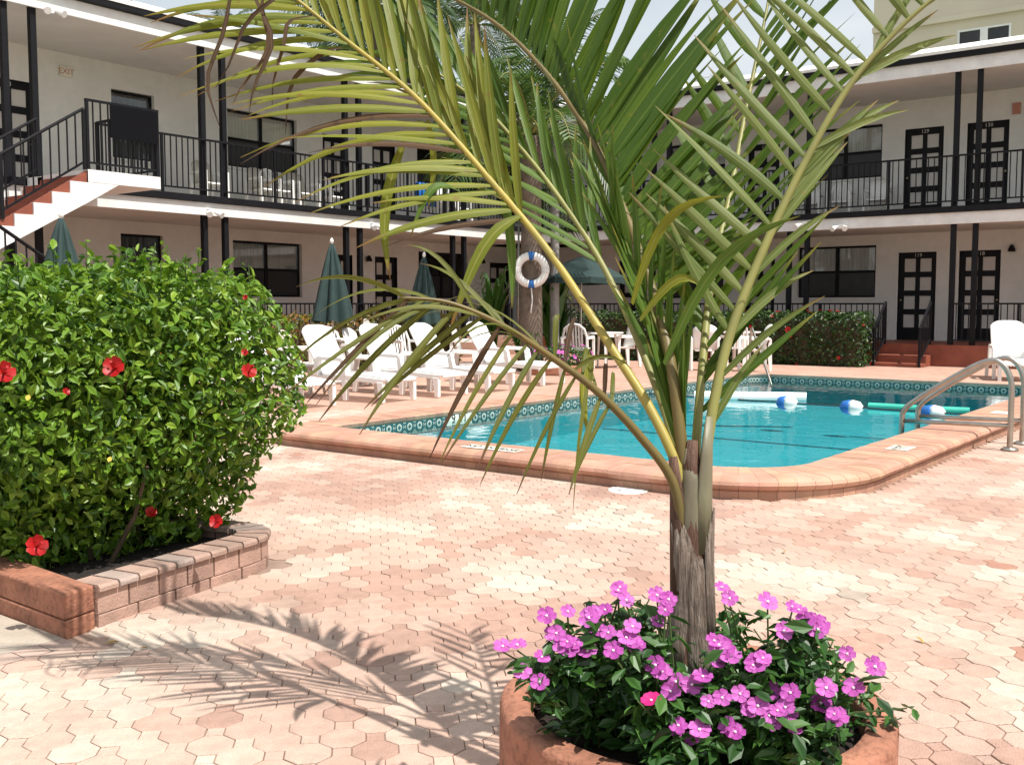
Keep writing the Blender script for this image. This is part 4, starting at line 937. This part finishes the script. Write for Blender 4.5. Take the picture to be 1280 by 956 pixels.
def petal_flower(rad, n, m_, eye=None, cup=.25, ruff=.0, wid=.75, notch=.0):
    mb = MB()
    for k in range(n):
        a = 2 * math.pi * k / n; c_, s_ = math.cos(a), math.sin(a); vs = []
        for r_, w_, z_ in ((.08, .03, 0), (.4, wid * .36, cup * .3), (.75, wid * .55, cup * .62), (1., wid * .34, cup * .8)):
            for t in (-1, 0, 1):
                zz_ = z_ + (ruff * math.sin(k * 2.3 + r_ * 5 + t) if t else -.04) ; rr = r_ - (notch if (t == 0 and r_ == 1.) else 0)
                x, y = rr, t * w_; vs.append(((x * c_ - y * s_) * rad, (x * s_ + y * c_) * rad, (zz_ + .015 * t) * rad))
        mb.add(vs, [(i * 3 + j, i * 3 + j + 1, i * 3 + j + 4, i * 3 + j + 3) for i in range(3) for j in range(2)])
    return mb
hf = petal_flower(.043, 5, 'petal_red', cup=.7, ruff=.2, wid=.9).mesh('flower', 'petal_red', smooth=True, fix=False)
hs = MB().tube([(0, 0, 0), (0, 0, .045), (.006, 0, .075)], [.005, .004, .006], 6).mesh('stamen', 'petal_red')
for px, py, sc in ((143, 461, 1.05), (4, 467, 1.), (310, 466, .85), (271, 652, .7), (45, 683, .95), (188, 641, .6), (306, 441, .4), (307, 372, .3), (82, 490, .35)):
    p = march(px, py, *HB) or PY(px, py, 4.0)
    if py > 600 and px < 60: p = PY(px, py, 3.9)
    if px == 271: p = PD(px, py, 4.55)
    o = link('flower', hf, hib, p - ray(px, py) * .06); o.scale = (sc,) * 3; v_ = (-ray(px, py).normalized() + Vector((random.gauss(0, .4), random.gauss(0, .3), .45))); o.rotation_euler = v_.to_track_quat('Z', 'Y').to_euler(); link('stamen', hs, o)
yl = leaves_mesh('yellow_leaf', np.zeros((1, 3)), np.array([[0, 0, 1.]]), .05, 'pollen', .7, .3, .3)
for px, py in ((137, 574), (35, 497)): p = march(px, py, *HB); o = link('yellow_leaf', yl, hib, p - ray(px, py) * .05); o.rotation_euler = (-ray(px, py)).to_track_quat('Z', 'Y').to_euler()

# ---------------------------------------------------------------- clipped hedges along the porches
def hedge(label, c, hlf, m_, n, size, red_n=0, flower='petal_red'):
    t = thing('clipped_hedge', label, 'hedge', (c[0], c[1], 0)); l = t.location.copy(); t.location = (0, 0, 0)
    p, nr = bush_points(n, c, hlf, .14, .012, 7., .22, 0., .04)
    tag(link('foliage', leaves_mesh('foliage', p, nr * .6 + np.array([0, 0, .5]), size, m_, .5, .25, .5), t), kind='stuff')
    MB().box((c[0] - hlf[0] + .16, c[1] - hlf[1] + .16, 0), (c[0] + hlf[0] - .16, c[1] + hlf[1] - .16, c[2] + hlf[2] - .16)).build('branch_core', 'stem', t)
    if red_n:
        fm = petal_flower(.05, 6, flower, cup=.6, wid=.9).mesh('flower', flower, fix=False); p, nr = bush_points(red_n, c, hlf, .14, .012, 7., .02, 0., .05)
        for a, b in zip(p, nr): o = link('flower', fm, t, a + b * .02); o.rotation_euler = Vector(b).to_track_quat('Z', 'Y').to_euler(); k = random.uniform(.5, 1.3); o.scale = (k, k, k)
    return t
hedge('dark clipped hedge dotted with red flowers below the shaded window', (21.75, 9.0, .54), (.5, 1.75, .56), 'hedge_leaf', 9000, .085, 48)
hedge('dark clipped hedge behind the table of the open umbrella', (21.3, 12.6, .54), (.6, 1.5, .56), 'hedge_leaf', 5500, .09)
hedge('low yellow green croton hedge along the sunny porch', (14.0, 15.5, .55), (3.9, .38, .52), 'croton_leaf', 9000, .09)
# strap-leaved plants and flower clump round the tall palm
def strap_plant(name, label, loc, n, ln_, hgt, wd=.07, group=None):
    t = thing(name, label, 'plant', loc, group=group); mb = MB()
    for k in range(n):
        a = random.uniform(0, 6.28); le = random.uniform(.35, 1.) * ln_; w_ = wd * random.uniform(.7, 1.2); vs = []; hz = hgt * random.uniform(.6, 1.1)
        for i in range(7):
            f_ = i / 6; r_ = le * f_ ** 1.3 * .7; z = hz * math.sin(f_ * 2.0) ; ww = w_ * (math.sin(min(1, f_ * 1.3 + .12) * math.pi * .93) * .9 + .05) * .5
            for sgn in (-1, 0, 1): vs.append((r_ * math.cos(a) - sgn * ww * math.sin(a), r_ * math.sin(a) + sgn * ww * math.cos(a), z + (.25 * ww if sgn else 0)))
        mb.add(vs, [(i * 3 + j, i * 3 + j + 1, i * 3 + j + 4, i * 3 + j + 3) for i in range(6) for j in range(2)])
    mb.build('leaves', 'strap_leaf', t, fix=False, smooth=True); return t
strap_plant('strap_leaf_plant', 'broad strap leaved plant climbing beside the tall palm trunk', G(690, 458), 34, 1.5, 1.9, .26, 'strap leaved plants by the palm')
strap_plant('strap_leaf_plant', 'broad strap leaved plant in front of the corner porch', G(617, 455), 22, 1.1, 2.0, .24, 'strap leaved plants by the palm')
strap_plant('strap_leaf_plant', 'low tufted green plant below the tall palm', G(656, 462), 40, 1.0, .7, .1, 'strap leaved plants by the palm')
fb = G(695, 466); fbed = thing('flower_border', 'low terracotta edged border of pink flowers at the palm foot', 'flower bed', (fb.x, fb.y, 0))
MB().lathe([(.62, 0), (.62, .14), (.58, .16), (.5, .16), (.48, .1), (.001, .1)], 28).build('edging', 'terracotta', fbed)
pp, nn = bush_points(1500, (0, 0, .26), (.5, .5, .22), .15, .02, 8., .2); tag(link('foliage', leaves_mesh('foliage', pp, nn * .5 + np.array([0, 0, .5]), .06, 'vinca_leaf'), fbed), kind='stuff')
pkf = petal_flower(.05, 5, 'petal_pink', cup=.3, wid=.9).mesh('flower', 'petal_pink', fix=False)
for k in range(46): i = random.randrange(1500); o = link('flower', pkf, fbed, Vector(pp[i]) + Vector(nn[i]) * .03 + Vector((0, 0, .03))); o.color = (.6, .14, .5, 1); o.rotation_euler = Vector(nn[i] + np.array([0, -.3, .6])).to_track_quat('Z', 'Y').to_euler()

# ---------------------------------------------------------------- background palms
def far_palm(name, label, loc, hgt, nf, fl, m_, trunk=.17, bark='bark', nl=26, lw=.045, droop=1., group='palms in the background', lean=(0, 0), up0=(-.15, 1.0), rings=True):
    t = thing(name, label, 'palm tree', loc, group=group); T = MB(); pts = []; rs = []; K = 16
    for i in range(K + 1):
        f_ = i / K; pts.append((lean[0] * f_ * f_, lean[1] * f_ * f_, hgt * f_)); rs.append(trunk * (1.25 - .35 * f_ ** .5 + (.03 if i % 2 and rings else 0)))
    T.tube(pts, rs, 14).build('trunk', bark, t, smooth=True); top_ = Vector(pts[-1]); V_ = MB(); Rc = MB()
    for k in range(nf):
        a = k * 2.399 + random.uniform(-.2, .2); e = up0[0] + (up0[1] - up0[0]) * (k / max(1, nf - 1)) + random.uniform(-.1, .1); L_ = fl * random.uniform(.85, 1.1)
        dirh = Vector((math.cos(a), math.sin(a), 0)); pts_ = []; p = top_.copy(); el = e + .35
        for i in range(11): pts_.append(p.copy()); p = p + (dirh * math.cos(el) + Vector((0, 0, math.sin(el)))) * L_ / 10; el -= .16 * droop * (.6 + .08 * i)
        Rc.tube(pts_, [.03 * (1 - .085 * i) for i in range(11)], 5); sidev = dirh.cross(Vector((0, 0, 1)))
        for i in range(nl):
            f_ = .12 + .88 * i / nl; x = f_ * 10; j = min(9, int(x)); b_ = pts_[j].lerp(pts_[j + 1], x - j); tg = (pts_[j + 1] - pts_[j]).normalized(); ll = L_ * .34 * math.sin(math.pi * (.12 + .8 * f_)) * random.uniform(.85, 1.1)
            for sgn in (-1, 1):
                d = (tg * .75 + sidev * sgn * .8 + Vector((0, 0, .12))).normalized(); m1 = b_ + d * ll * .5; m2 = b_ + d * ll + Vector((0, 0, -ll * .38)); wv_ = tg * lw * .5
                V_.add([b_ - wv_ * .5, b_ + wv_ * .5, m1 + wv_, m2, m1 - wv_], [(0, 1, 2, 4), (4, 2, 3)])
    cr = V_.build('crown', m_, t, fix=False); Rc.build('rachis', 'rachis_pale', cr, smooth=True); return t
b = G(664, 463); zc = H + (381 - 175) / F * proj(b)[2]
tallp = far_palm('coconut_palm', 'stout palm trunk carrying the life ring by the patio corner', b, zc, 22, 2.6, 'palm_mid', .2, nl=30, lw=.055, up0=(-.5, 1.1))
b2 = G(693, 461); far_palm('slim_palm', 'slim grey stemmed palm just beside the stout palm', b2, 5.6, 12, 1.9, 'palm_mid', .085, 'bark_grey', up0=(-.2, 1.1))
b = PD(470, 381, 33); b.z = 0; far_palm('dark_palm', 'tall dark palm rising behind the sunny motel roof', b, 10.6, 34, 3.4, 'palm_far', .22, nl=34, lw=.09, up0=(-1.0, 1.1), droop=1.25)
b = PD(290, 381, 34); b.z = 0; far_palm('small_palm', 'small palm tip peeping over the far end of the roof', b, 9.6, 14, 1.6, 'palm_far', .15, up0=(.1, 1.2))
b = PD(595, 381, 36); b.z = 0; far_palm('far_palm', 'feathery palm beyond the inner corner of the roofs', b, 10.8, 22, 3.0, 'palm_far', .2, nl=30, lw=.07, up0=(-.6, 1.1))
# life ring hung on the stout palm, and the rescue pole
rp_ = G(664, 463); dv = Vector((-rp_.x, -rp_.y, 0)).normalized(); lc = Vector((rp_.x, rp_.y, 0)) + dv * .31; lc.z = H + (381 - 338) / F * proj(lc)[2]
ring_t = thing('life_ring', 'white life ring with blue bands hung on the palm trunk', 'life ring', lc); ring_t.rotation_euler = dv.to_track_quat('Z', 'Y').to_euler()
RR, rr_ = .27, .075
def torus(a0, a1, r, n): return [(RR * math.cos(a0 + (a1 - a0) * i / n), RR * math.sin(a0 + (a1 - a0) * i / n), 0) for i in range(n + 1)]
MB().tube(torus(0, 2 * math.pi, rr_, 48), rr_, 14, cap=False).build('ring', 'white_plastic', ring_t, smooth=True)
for a in (90, 0, 180, 270): MB().tube(torus(R(a - 11), R(a + 11), rr_, 5), rr_ + .004, 14).build('band', 'blue' if a in (90, 270) else 'white_paint', ring_t, smooth=True)
MB().tube([(.0, -RR - .07, .02), (.02, -RR - .3, .0), (-.01, -RR - .55, .0)], .012, 6).build('hand_line', 'white_plastic', ring_t)
b = G(648, 462); t = thing('rescue_pole', 'slender silver rescue pole standing beside the palm trunk', 'pole', b); MB().tube([(0, 0, 0), (.02, .01, 3.4)], .02, 8).build('shaft', 'steel', t, smooth=True); MB().tube([(.02, .01, 3.4), (.02, .2, 3.5), (.02, .3, 3.3)], .012, 6).build('hook', 'steel', t)

# ---------------------------------------------------------------- round planter with the young palm
plt = thing('round_planter', 'round rough terracotta concrete planter round the young palm', 'planter', (PCX, PCY, 0))
mb = MB(); n = 72; prof = [(PR - .006, 0), (PR, .02), (PR, .15), (PR, .25), (PR, .33), (PR - .004, .342), (PR - .012, .348), (PR - .04, .349), (PR - .066, .347), (PR - .074, .338), (PR - .08, .2)]; vs = []
for r_, z in prof:
    for j in range(n): a = 2 * math.pi * j / n; k = mnoise.noise(Vector((math.cos(a) * 2, math.sin(a) * 2, z * 3 + r_ * 9))) + .6 * mnoise.noise(Vector((math.cos(a) * 9, math.sin(a) * 9, z * 14 + r_ * 30))); vs.append(((r_ + k * .008) * math.cos(a), (r_ + k * .008) * math.sin(a), z + (k * .007 if z > .25 else 0)))
mb.add(vs, [(i * n + j, i * n + (j + 1) % n, (i + 1) * n + (j + 1) % n, (i + 1) * n + j) for i in range(len(prof) - 1) for j in range(n)]); mb.build('ring_wall', 'terracotta', plt, smooth=True, fix=False)
mb = MB(); vs = []; ns = 26
for i in range(ns + 1):
    for j in range(ns + 1): x, y = (-1 + 2 * i / ns) * .38, (-1 + 2 * j / ns) * .38; vs.append((x, y, .285 + .02 * mnoise.noise(Vector((x * 9, y * 9, 0))) + .03 * (1 - (x * x + y * y) / .16)))
mb.add(vs, [(i * (ns + 1) + j, (i + 1) * (ns + 1) + j, (i + 1) * (ns + 1) + j + 1, i * (ns + 1) + j + 1) for i in range(ns) for j in range(ns) if math.hypot(-1 + 2 * (i + .5) / ns, -1 + 2 * (j + .5) / ns) < 1.0]); mb.build('soil', 'soil', plt, fix=False, smooth=True)

palm = thing('young_palm', 'young feather palm with yellow stalk leaves in the round planter', 'palm tree', (PCX, PCY, .3)); palm.location = (0, 0, 0)
TD = proj((PCX, PCY, .6))[2]
def K(px, py, d=0.): return PD(px, py, TD + d)
tb = MB().tube([K(852, 892), K(856, 830), K(862, 760), K(865, 690), K(864, 630), K(864, 585), K(866, 550)], [.05, .036, .036, .036, .03, .022, .012], 18); tb.build('trunk', 'sheath_brown', palm, smooth=True)
def sheath(pts, rads, a0, a1, m_, name='leaf_sheath', flare=0., seed=0, ragged=.02):
    mb = MB(); n = 14; vs = []; P_ = [Vector(p) for p in pts]; q = len(P_)
    for i, p in enumerate(P_):
        d = (P_[min(i + 1, q - 1)] - P_[max(i - 1, 0)]).normalized(); x = rt - d * rt.dot(d); x.normalize(); y = d.cross(x)    # y points away from the viewer side
        for j in range(n + 1):
            a = a0 + (a1 - a0) * j / n; wob = 1 + .05 * mnoise.noise(Vector((j * .9, i * .5, seed)))
            e = abs(2 * j / n - 1); tipz = -d * (ragged * (mnoise.noise(Vector((j * 1.7, seed, 3))) + e) if i == q - 1 else 0)
            vs.append(p + (x * math.cos(a) + y * math.sin(a)) * rads[i] * wob + tipz)
    mb.add(vs, [(i * (n + 1) + j, i * (n + 1) + j + 1, (i + 1) * (n + 1) + j + 1, (i + 1) * (n + 1) + j) for i in range(q - 1) for j in range(n)])
    o = mb.build(name, m_, palm, smooth=True, fix=False); md = o.modifiers.new('s', 'SOLIDIFY'); md.thickness = .004; return o
sheath([K(870, 862), K(870, 820), K(868, 760), K(866, 710), K(858, 672), K(846, 640)], [.038, .045, .043, .040, .033, .020], R(205), R(345), 'sheath', seed=1, ragged=.03)
sheath([K(848, 848), K(852, 800), K(858, 740), K(858, 690), K(852, 646)], [.036, .038, .036, .037, .030], R(130), R(275), 'sheath', seed=2, ragged=.05)
sheath([K(873, 800), K(872, 740), K(872, 690), K(877, 640)], [.041, .040, .038, .030], R(290), R(430), 'sheath', seed=3, ragged=.04)
sheath([K(864, 740), K(866, 690), K(864, 640), K(864, 600), K(862, 560)], [.032, .034, .032, .027, .010], R(150), R(390), 'crownshaft', seed=4, ragged=.0)
sheath([K(856, 740), K(851, 660), K(848, 610), K(843, 570)], [.034, .026, .02, .014], R(100), R(290), 'sheath_brown', seed=5, ragged=.0)
sheath([K(872, 690), K(874, 620), K(878, 570), K(884, 520)], [.034, .03, .024, .014], R(250), R(440), 'crownshaft', seed=6, ragged=.0)

leafcount = [0]
def leaf_attr(me, q):
    at = me.attributes.new('lt', 'FLOAT_VECTOR', 'POINT'); at.data.foreach_set('vector', np.array([(e / q, j - 1., 0.) for e in range(q + 1) for j in range(3)], dtype=np.float32).ravel())
def frond(pts, m_r, m_l, nleaf, start0, sides, rad=.014, labels=None, dry=0.):
    P_ = smooth_path([K(*p) for p in pts], 8); n = len(P_)
    rs = [rad * (1 - .8 * (i / n) ** 1.2) for i in range(n)]
    fr = MB().tube(P_, rs, 8).build('frond', m_r, palm, smooth=True)
    acc_ = [0]
    for a, b in zip(P_, P_[1:]): acc_.append(acc_[-1] + (b - a).length)
    for sd in sides:
        d0, d1, l0, l1, l2, droop, wd, cnt_ = sd['d0'], sd['d1'], sd['l'][0], sd['l'][1], sd['l'][2], sd['droop'], sd['w'], sd['n']
        for k in range(cnt_):
            start = sd.get('start', start0); f_ = start + (.985 - start) * ((k + random.uniform(-.25, .25)) / max(1, cnt_ - 1)); f_ = min(.99, max(start, f_)); s = f_ * acc_[-1]
            i = min(int(np.searchsorted(acc_, s, 'right')) - 1, n - 2); b = P_[i].lerp(P_[i + 1], (s - acc_[i]) / (acc_[i + 1] - acc_[i])); tg = (P_[i + 1] - P_[i]).normalized()
            g_ = (f_ - start) / (1 - start); dc = [d0[q] * (1 - g_) + d1[q] * g_ + random.gauss(0, sd.get('jit', .05)) for q in range(3)]
            d = (rt * dc[0] + up * dc[1] + fw * dc[2]).normalized(); L_ = (l0 * (1 - g_) * (1 - g_) + 2 * l1 * g_ * (1 - g_) + l2 * g_ * g_) * random.uniform(.88, 1.1)
            side = d.cross(tg).cross(d); side = side.normalized() if side.length > 1e-3 else rt
            nrm_ = d.cross(side); tw_ = random.gauss(0, .35); w_ = wd * random.uniform(.8, 1.15); vs = []; q = 8; dr = droop * random.uniform(.6, 1.5); curl = random.gauss(0, .05)
            for e in range(q + 1):
                t = e / q; c_ = b + d * L_ * t + Vector((0, 0, -1)) * L_ * dr * t ** 2.2 + side * curl * L_ * t * t
                ww = w_ * .5 * min(1., .35 + t * 4) * (1 - max(0, (t - .45) / .55) ** 1.6) + .0008; an_ = tw_ * t; sv_ = side * math.cos(an_) + nrm_ * math.sin(an_); nv_ = nrm_ * math.cos(an_) - side * math.sin(an_)
                vs += [c_ - sv_ * ww + nv_ * ww * .45, c_, c_ + sv_ * ww + nv_ * ww * .45]
            mm = m_l if random.random() > sd.get('dry', dry) else 'leaflet_dry'
            o = MB().add(vs, [(e * 3 + j, e * 3 + j + 1, e * 3 + j + 4, e * 3 + j + 3) for e in range(q) for j in range(2)]).build('leaflet', mm, fr, smooth=True, fix=False); leaf_attr(o.data, q); leafcount[0] += 1
    return fr
S_ = lambda d0, d1, l, droop, w_, n, **k: dict(d0=d0, d1=d1, l=l, droop=droop, w=w_, n=n, **k)
# long yellow-stalked frond leaning left
frond([(862, 690, 0), (852, 600, 0), (815, 515, .05), (760, 428, .13), (690, 320, .26), (610, 222, .38), (520, 122, .48), (430, 48, .54), (365, -5, .56), (300, -50, .54)], 'rachis_yellow', 'leaflet_yellow', 0, .46,
      [S_((-.95, .02, -.15), (-1, .12, -.1), (.4, .68, .38), .24, .022, 34, dry=.09, jit=.07), S_((-.16, .95, .25), (-.3, .95, .2), (.46, .68, .5), .0, .025, 28, jit=.07)], .0145)
# broad dark central frond
frond([(866, 690, .01), (856, 600, .01), (848, 520, .02), (836, 440, .05), (812, 350, .18), (775, 250, .36), (735, 165, .52), (680, 88, .68), (620, 30, .8), (550, -10, .88), (480, -40, .92)], 'rachis_olive', 'leaflet_deep', 0, .34,
      [S_((.72, .66, .05), (.0, 1, .0), (.3, 1.0, .64), .03, .038, 52, jit=.035, start=.27), S_((-.2, .85, .5), (-.4, .8, .5), (.4, .5, .4), .05, .034, 12)], .0165)
# low frond arching left over the pool edge
frond([(856, 690, -.01), (842, 605, -.02), (800, 545, -.04), (745, 488, -.08), (690, 447, -.12), (625, 405, -.17), (560, 378, -.2), (500, 372, -.22)], 'rachis_olive', 'leaflet_olive', 0, .42,
      [S_((-.25, -.85, -.2), (-.8, -.5, -.1), (.2, .36, .3), .14, .012, 16, dry=.12, jit=.18), S_((.1, .75, .1), (-.97, .12, .0), (.16, .34, .3), .5, .012, 22, dry=.1, jit=.2)], .0125)
# pale frond reaching right
frond([(872, 690, .0), (880, 590, .0), (893, 500, .01), (915, 410, .03), (955, 310, .05), (1005, 205, .06), (1060, 110, .06), (1112, 48, .05), (1165, 0, .03), (1225, -40, .0)], 'rachis_pale', 'leaflet_pale', 0, .33,
      [S_((-.62, .72, .1), (-.62, .8, .1), (.36, .46, .34), .02, .022, 19, jit=.09), S_((.45, .8, .1), (.9, .35, .1), (.3, .32, .3), .12, .02, 7, jit=.12), S_((.62, .74, -.1), (.6, .7, .1), (.3, .34, .3), .14, .017, 11, jit=.13, start=.17)], .015)
# upright frond behind
frond([(868, 690, .02), (868, 600, .03), (876, 480, .08), (890, 345, .22), (912, 245, .36), (934, 130, .5), (955, 30, .6), (968, -40, .66)], 'rachis_pale', 'leaflet_deep', 0, .3,
      [S_((.66, .68, -.1), (.5, .85, -.1), (.4, .62, .44), .04, .025, 26, jit=.08, start=.18), S_((-.3, .85, .5), (-.4, .8, .5), (.3, .42, .34), .05, .03, 10)], .0135)
# light narrow-leaved frond at the back left
frond([(864, 690, .03), (852, 590, .06), (815, 470, .16), (755, 335, .3), (690, 235, .42), (620, 150, .52), (560, 100, .56), (500, 72, .56)], 'rachis_pale', 'leaflet_light', 0, .47,
      [S_((-.1, .9, .3), (-.5, .8, .2), (.4, .52, .34), .12, .019, 22), S_((-.62, .45, .2), (-.85, .3, .2), (.36, .48, .34), .12, .017, 17)], .012)
# closely pressed young frond in the middle
frond([(866, 690, .0), (858, 590, .02), (845, 500, .06), (822, 410, .1), (790, 330, .14), (765, 270, .17)], 'rachis_pale', 'leaflet_light', 0, .36,
      [S_((-.28, .94, .1), (-.4, .9, .1), (.34, .36, .24), .04, .018, 18, start=.24), S_((.05, .98, -.1), (-.1, .95, -.1), (.3, .34, .24), .04, .018, 16, start=.24)], .0105)
# odd hanging and broken leaflets on the yellow stalk and loose brown tips
hang = MB()
fr0 = [c for c in palm.children if c.name.startswith('frond')][0]
for (px, py, d), (qx, qy), m_, w_ in (((506, 175, .22), (488, 350), 'leaflet_yellow', .028), ((535, 150, .22), (535, 262), 'leaflet_yellow', .02), ((628, 232, .17), (640, 385), 'leaflet_light', .024), ((575, 240, .16), (512, 300), 'leaflet_light', .026), ((650, 270, .14), (560, 420), 'leaflet_yellow', .034),
        ((432, 60, .24), (352, 168), 'leaflet_dry', .012), ((392, 20, .24), (345, 132), 'leaflet_dry', .01), ((330, -10, .22), (292, 132), 'leaflet_dry', .014), ((318, -20, .2), (310, 140), 'leaflet_dry', .012), ((300, -20, .2), (270, 160), 'leaflet_dry', .01), ((345, -5, .2), (265, 110), 'leaflet_dry', .01),
        ((800, 400, .05), (885, 370), 'leaflet_yellow', .02), ((790, 380, .05), (905, 245), 'leaflet_yellow', .026), ((735, 440, .0), (735, 545), 'leaflet_yellow', .022), ((830, 455, .0), (1000, 270), 'leaflet_light', .03)):
    d = d * 2.2 if px < 660 else d; a, b = K(px, py, d), K(qx, qy, d - .05); vs = []; q = 8; bow = Vector((0, 0, 1)) * (.05 if qx < px - 40 or qx > px + 40 else .0) + rt * random.gauss(0, .02); dv_ = (b - a).normalized(); sdv = dv_.cross(fw).normalized(); sdv = (sdv + fw * random.gauss(0, .4)).normalized()
    for e in range(q + 1):
        t = e / q; c_ = a.lerp(b, t) + bow * math.sin(math.pi * t) * 1.4 + (rt * .012 * math.sin(9 * t + px) if m_ == 'leaflet_dry' else Vector()); ww = w_ * .5 * min(1, .4 + 3 * t) * (1 - max(0, (t - .5) / .5) ** 1.5) + .0008; vs += [c_ - sdv * ww - fw * ww * .4, c_, c_ + sdv * ww - fw * ww * .4]
    o = MB().add(vs, [(e * 3 + j, e * 3 + j + 1, e * 3 + j + 4, e * 3 + j + 3) for e in range(q) for j in range(2)]).build('leaflet', m_, fr0, smooth=True, fix=False); leaf_attr(o.data, q)

# ---------------------------------------------------------------- periwinkles round the palm
fl_px = [(430, 230), (450, 270), (385, 300), (335, 325), (205, 318), (270, 305), (235, 372), (275, 420), (115, 408), (70, 412), (190, 445), (130, 490), (183, 522), (395, 370), (450, 385), (410, 425), (545, 255), (570, 300), (580, 268), (540, 470), (560, 490), (587, 550), (527, 578), (768, 265), (885, 275), (980, 300), (1000, 335), (1040, 360), (935, 365), (735, 408), (770, 440), (685, 505), (855, 460), (870, 448), (745, 570), (800, 558), (855, 595), (890, 625), (930, 640), (965, 660), (940, 600), (955, 555), (675, 668), (760, 655), (785, 675), (1065, 540), (1090, 620), (1150, 540), (1215, 475), (1130, 435), (610, 655), (703, 582), (750, 420), (720, 395), (905, 655), (915, 610), (250, 410), (290, 405), (425, 240), (475, 400), (840, 470), (960, 290), (1025, 345), (350, 310)]
flw = petal_flower(.021, 5, 'petal_pink', cup=.2, ruff=.1, wid=.86, notch=.0).mesh('flower', 'petal_pink', fix=False); flm = petal_flower(.022, 5, 'petal_magenta', cup=.3, wid=1.0).mesh('flower', 'petal_magenta', fix=False)
eye = MB().lathe([(.001, .003), (.0028, .002), (.0032, .0005)], 8).mesh('eye', 'petal_eye')
fpos = []
for zx, zy in fl_px:
    px, py = 600 + zx / 2.4615, 640 + zy / 2.4615; z = .43 + .25 * max(0, min(1, (915 - py) / 185)); p = G(px, py, z); r_ = Vector((p.x - PCX, p.y - PCY, 0))
    if r_.length > .52: z += .0
    fpos.append((p, zx, zy))
    if random.random() < .45 and (zx, zy) != (527, 578): fpos.append((p + rt * random.gauss(0, .02) + Vector((0, 0, random.gauss(-.005, .014))) + fw * random.uniform(0, .04), 0, 0))
NPL = 8; cents = []
for k in range(NPL): a = 2 * math.pi * k / NPL + .3; cents.append(Vector((PCX + .265 * math.cos(a), PCY + .265 * math.sin(a), .3)))
plants = []
labs = {}
for k, c in enumerate(cents):
    pj = proj(c); 
    t = thing('periwinkle_plant', 'bushy periwinkle with glossy leaves and pink flowers round the palm trunk', 'flowering plant', c, group='periwinkles filling the round planter'); plants.append(t); t['kpts'] = 0
    del t['kpts']
assign = {k: [] for k in range(NPL)}
for p, zx, zy in fpos: assign[min(range(NPL), key=lambda k: (cents[k].xy - p.xy).length)].append((p, zx, zy))
for k, c in enumerate(cents):
    sp_, sn_, sc_ = [], [], []; st = MB()
    tg = [p for p, _, _ in assign[k]]
    rad_ = Vector((c.x - PCX, c.y - PCY, 0)).normalized()
    for q in range(24): tg.append(c + rad_ * random.uniform(-.14, .1) + Vector((random.gauss(0, .06), random.gauss(0, .06), random.uniform(.06, .22))))
    for p in tg:
        b_ = c + Vector((random.gauss(0, .025), random.gauss(0, .025), 0)); mid_ = b_.lerp(p, .5) + Vector((0, 0, .02)); st.tube([b_ - c, mid_ - c, p - c - Vector((0, 0, .012))], [.003, .0025, .002], 4)
        for e in range(24):
            t_ = random.uniform(.22, .98); s_ = b_.lerp(mid_, t_ * 2) if t_ < .5 else mid_.lerp(p, t_ * 2 - 1); rr0 = .012 + .035 * random.random(); a = random.uniform(0, 6.28); o_ = Vector((math.cos(a), math.sin(a), random.uniform(-.3, .3))) * rr0
            sp_.append((s_ - c + o_ - Vector((0, 0, .016)))[:]); sn_.append((o_.x * 12, o_.y * 12, .9))
    me = leaves_mesh('foliage', np.array(sp_), np.array(sn_), .045, 'vinca_leaf', .48, .22, .35); tag(link('foliage', me, plants[k]), kind='stuff'); st.build('stems', 'stem_green', plants[k])
    for p, zx, zy in assign[k]:
        mg = (zx, zy) == (527, 578); o = link('flower', flm if mg else flw, plants[k], p - c); v_ = (CAM - p).normalized() * .75 + Vector((random.gauss(0, .3), random.gauss(-.1, .3), .55)); o.rotation_euler = v_.to_track_quat('Z', 'Y').to_euler(); s_ = random.uniform(.78, 1.15); o.scale = (s_, s_ * random.uniform(.8, 1), s_); k_ = random.random(); o.color = (.48 + .16 * k_, .07 + .09 * k_, .42 + .15 * k_, 1); link('eye', eye, o)

# ---------------------------------------------------------------- fallen leaves
def litter():
    for px, py in ((133, 787), (140, 803), (615, 560), (420, 560), (700, 640), (1040, 700), (1230, 690), (300, 720), (180, 810), (560, 700), (1150, 800), (980, 690)):
        p = G(px, py, .006); me = leaves_mesh('fallen_leaf', np.zeros((1, 3)), np.array([[0, 0, 1.]]), random.uniform(.02, .045), 'litter', .4, .3, .15); o = link('fallen_leaf', me, None, p + Vector((0, 0, .004)))
        tag(o, 'small dry leaf lying on the pink paving', 'leaf', 'fallen leaves on the paving')
litter()
print('objects', len(bpy.data.objects), 'leaflets', leafcount[0])
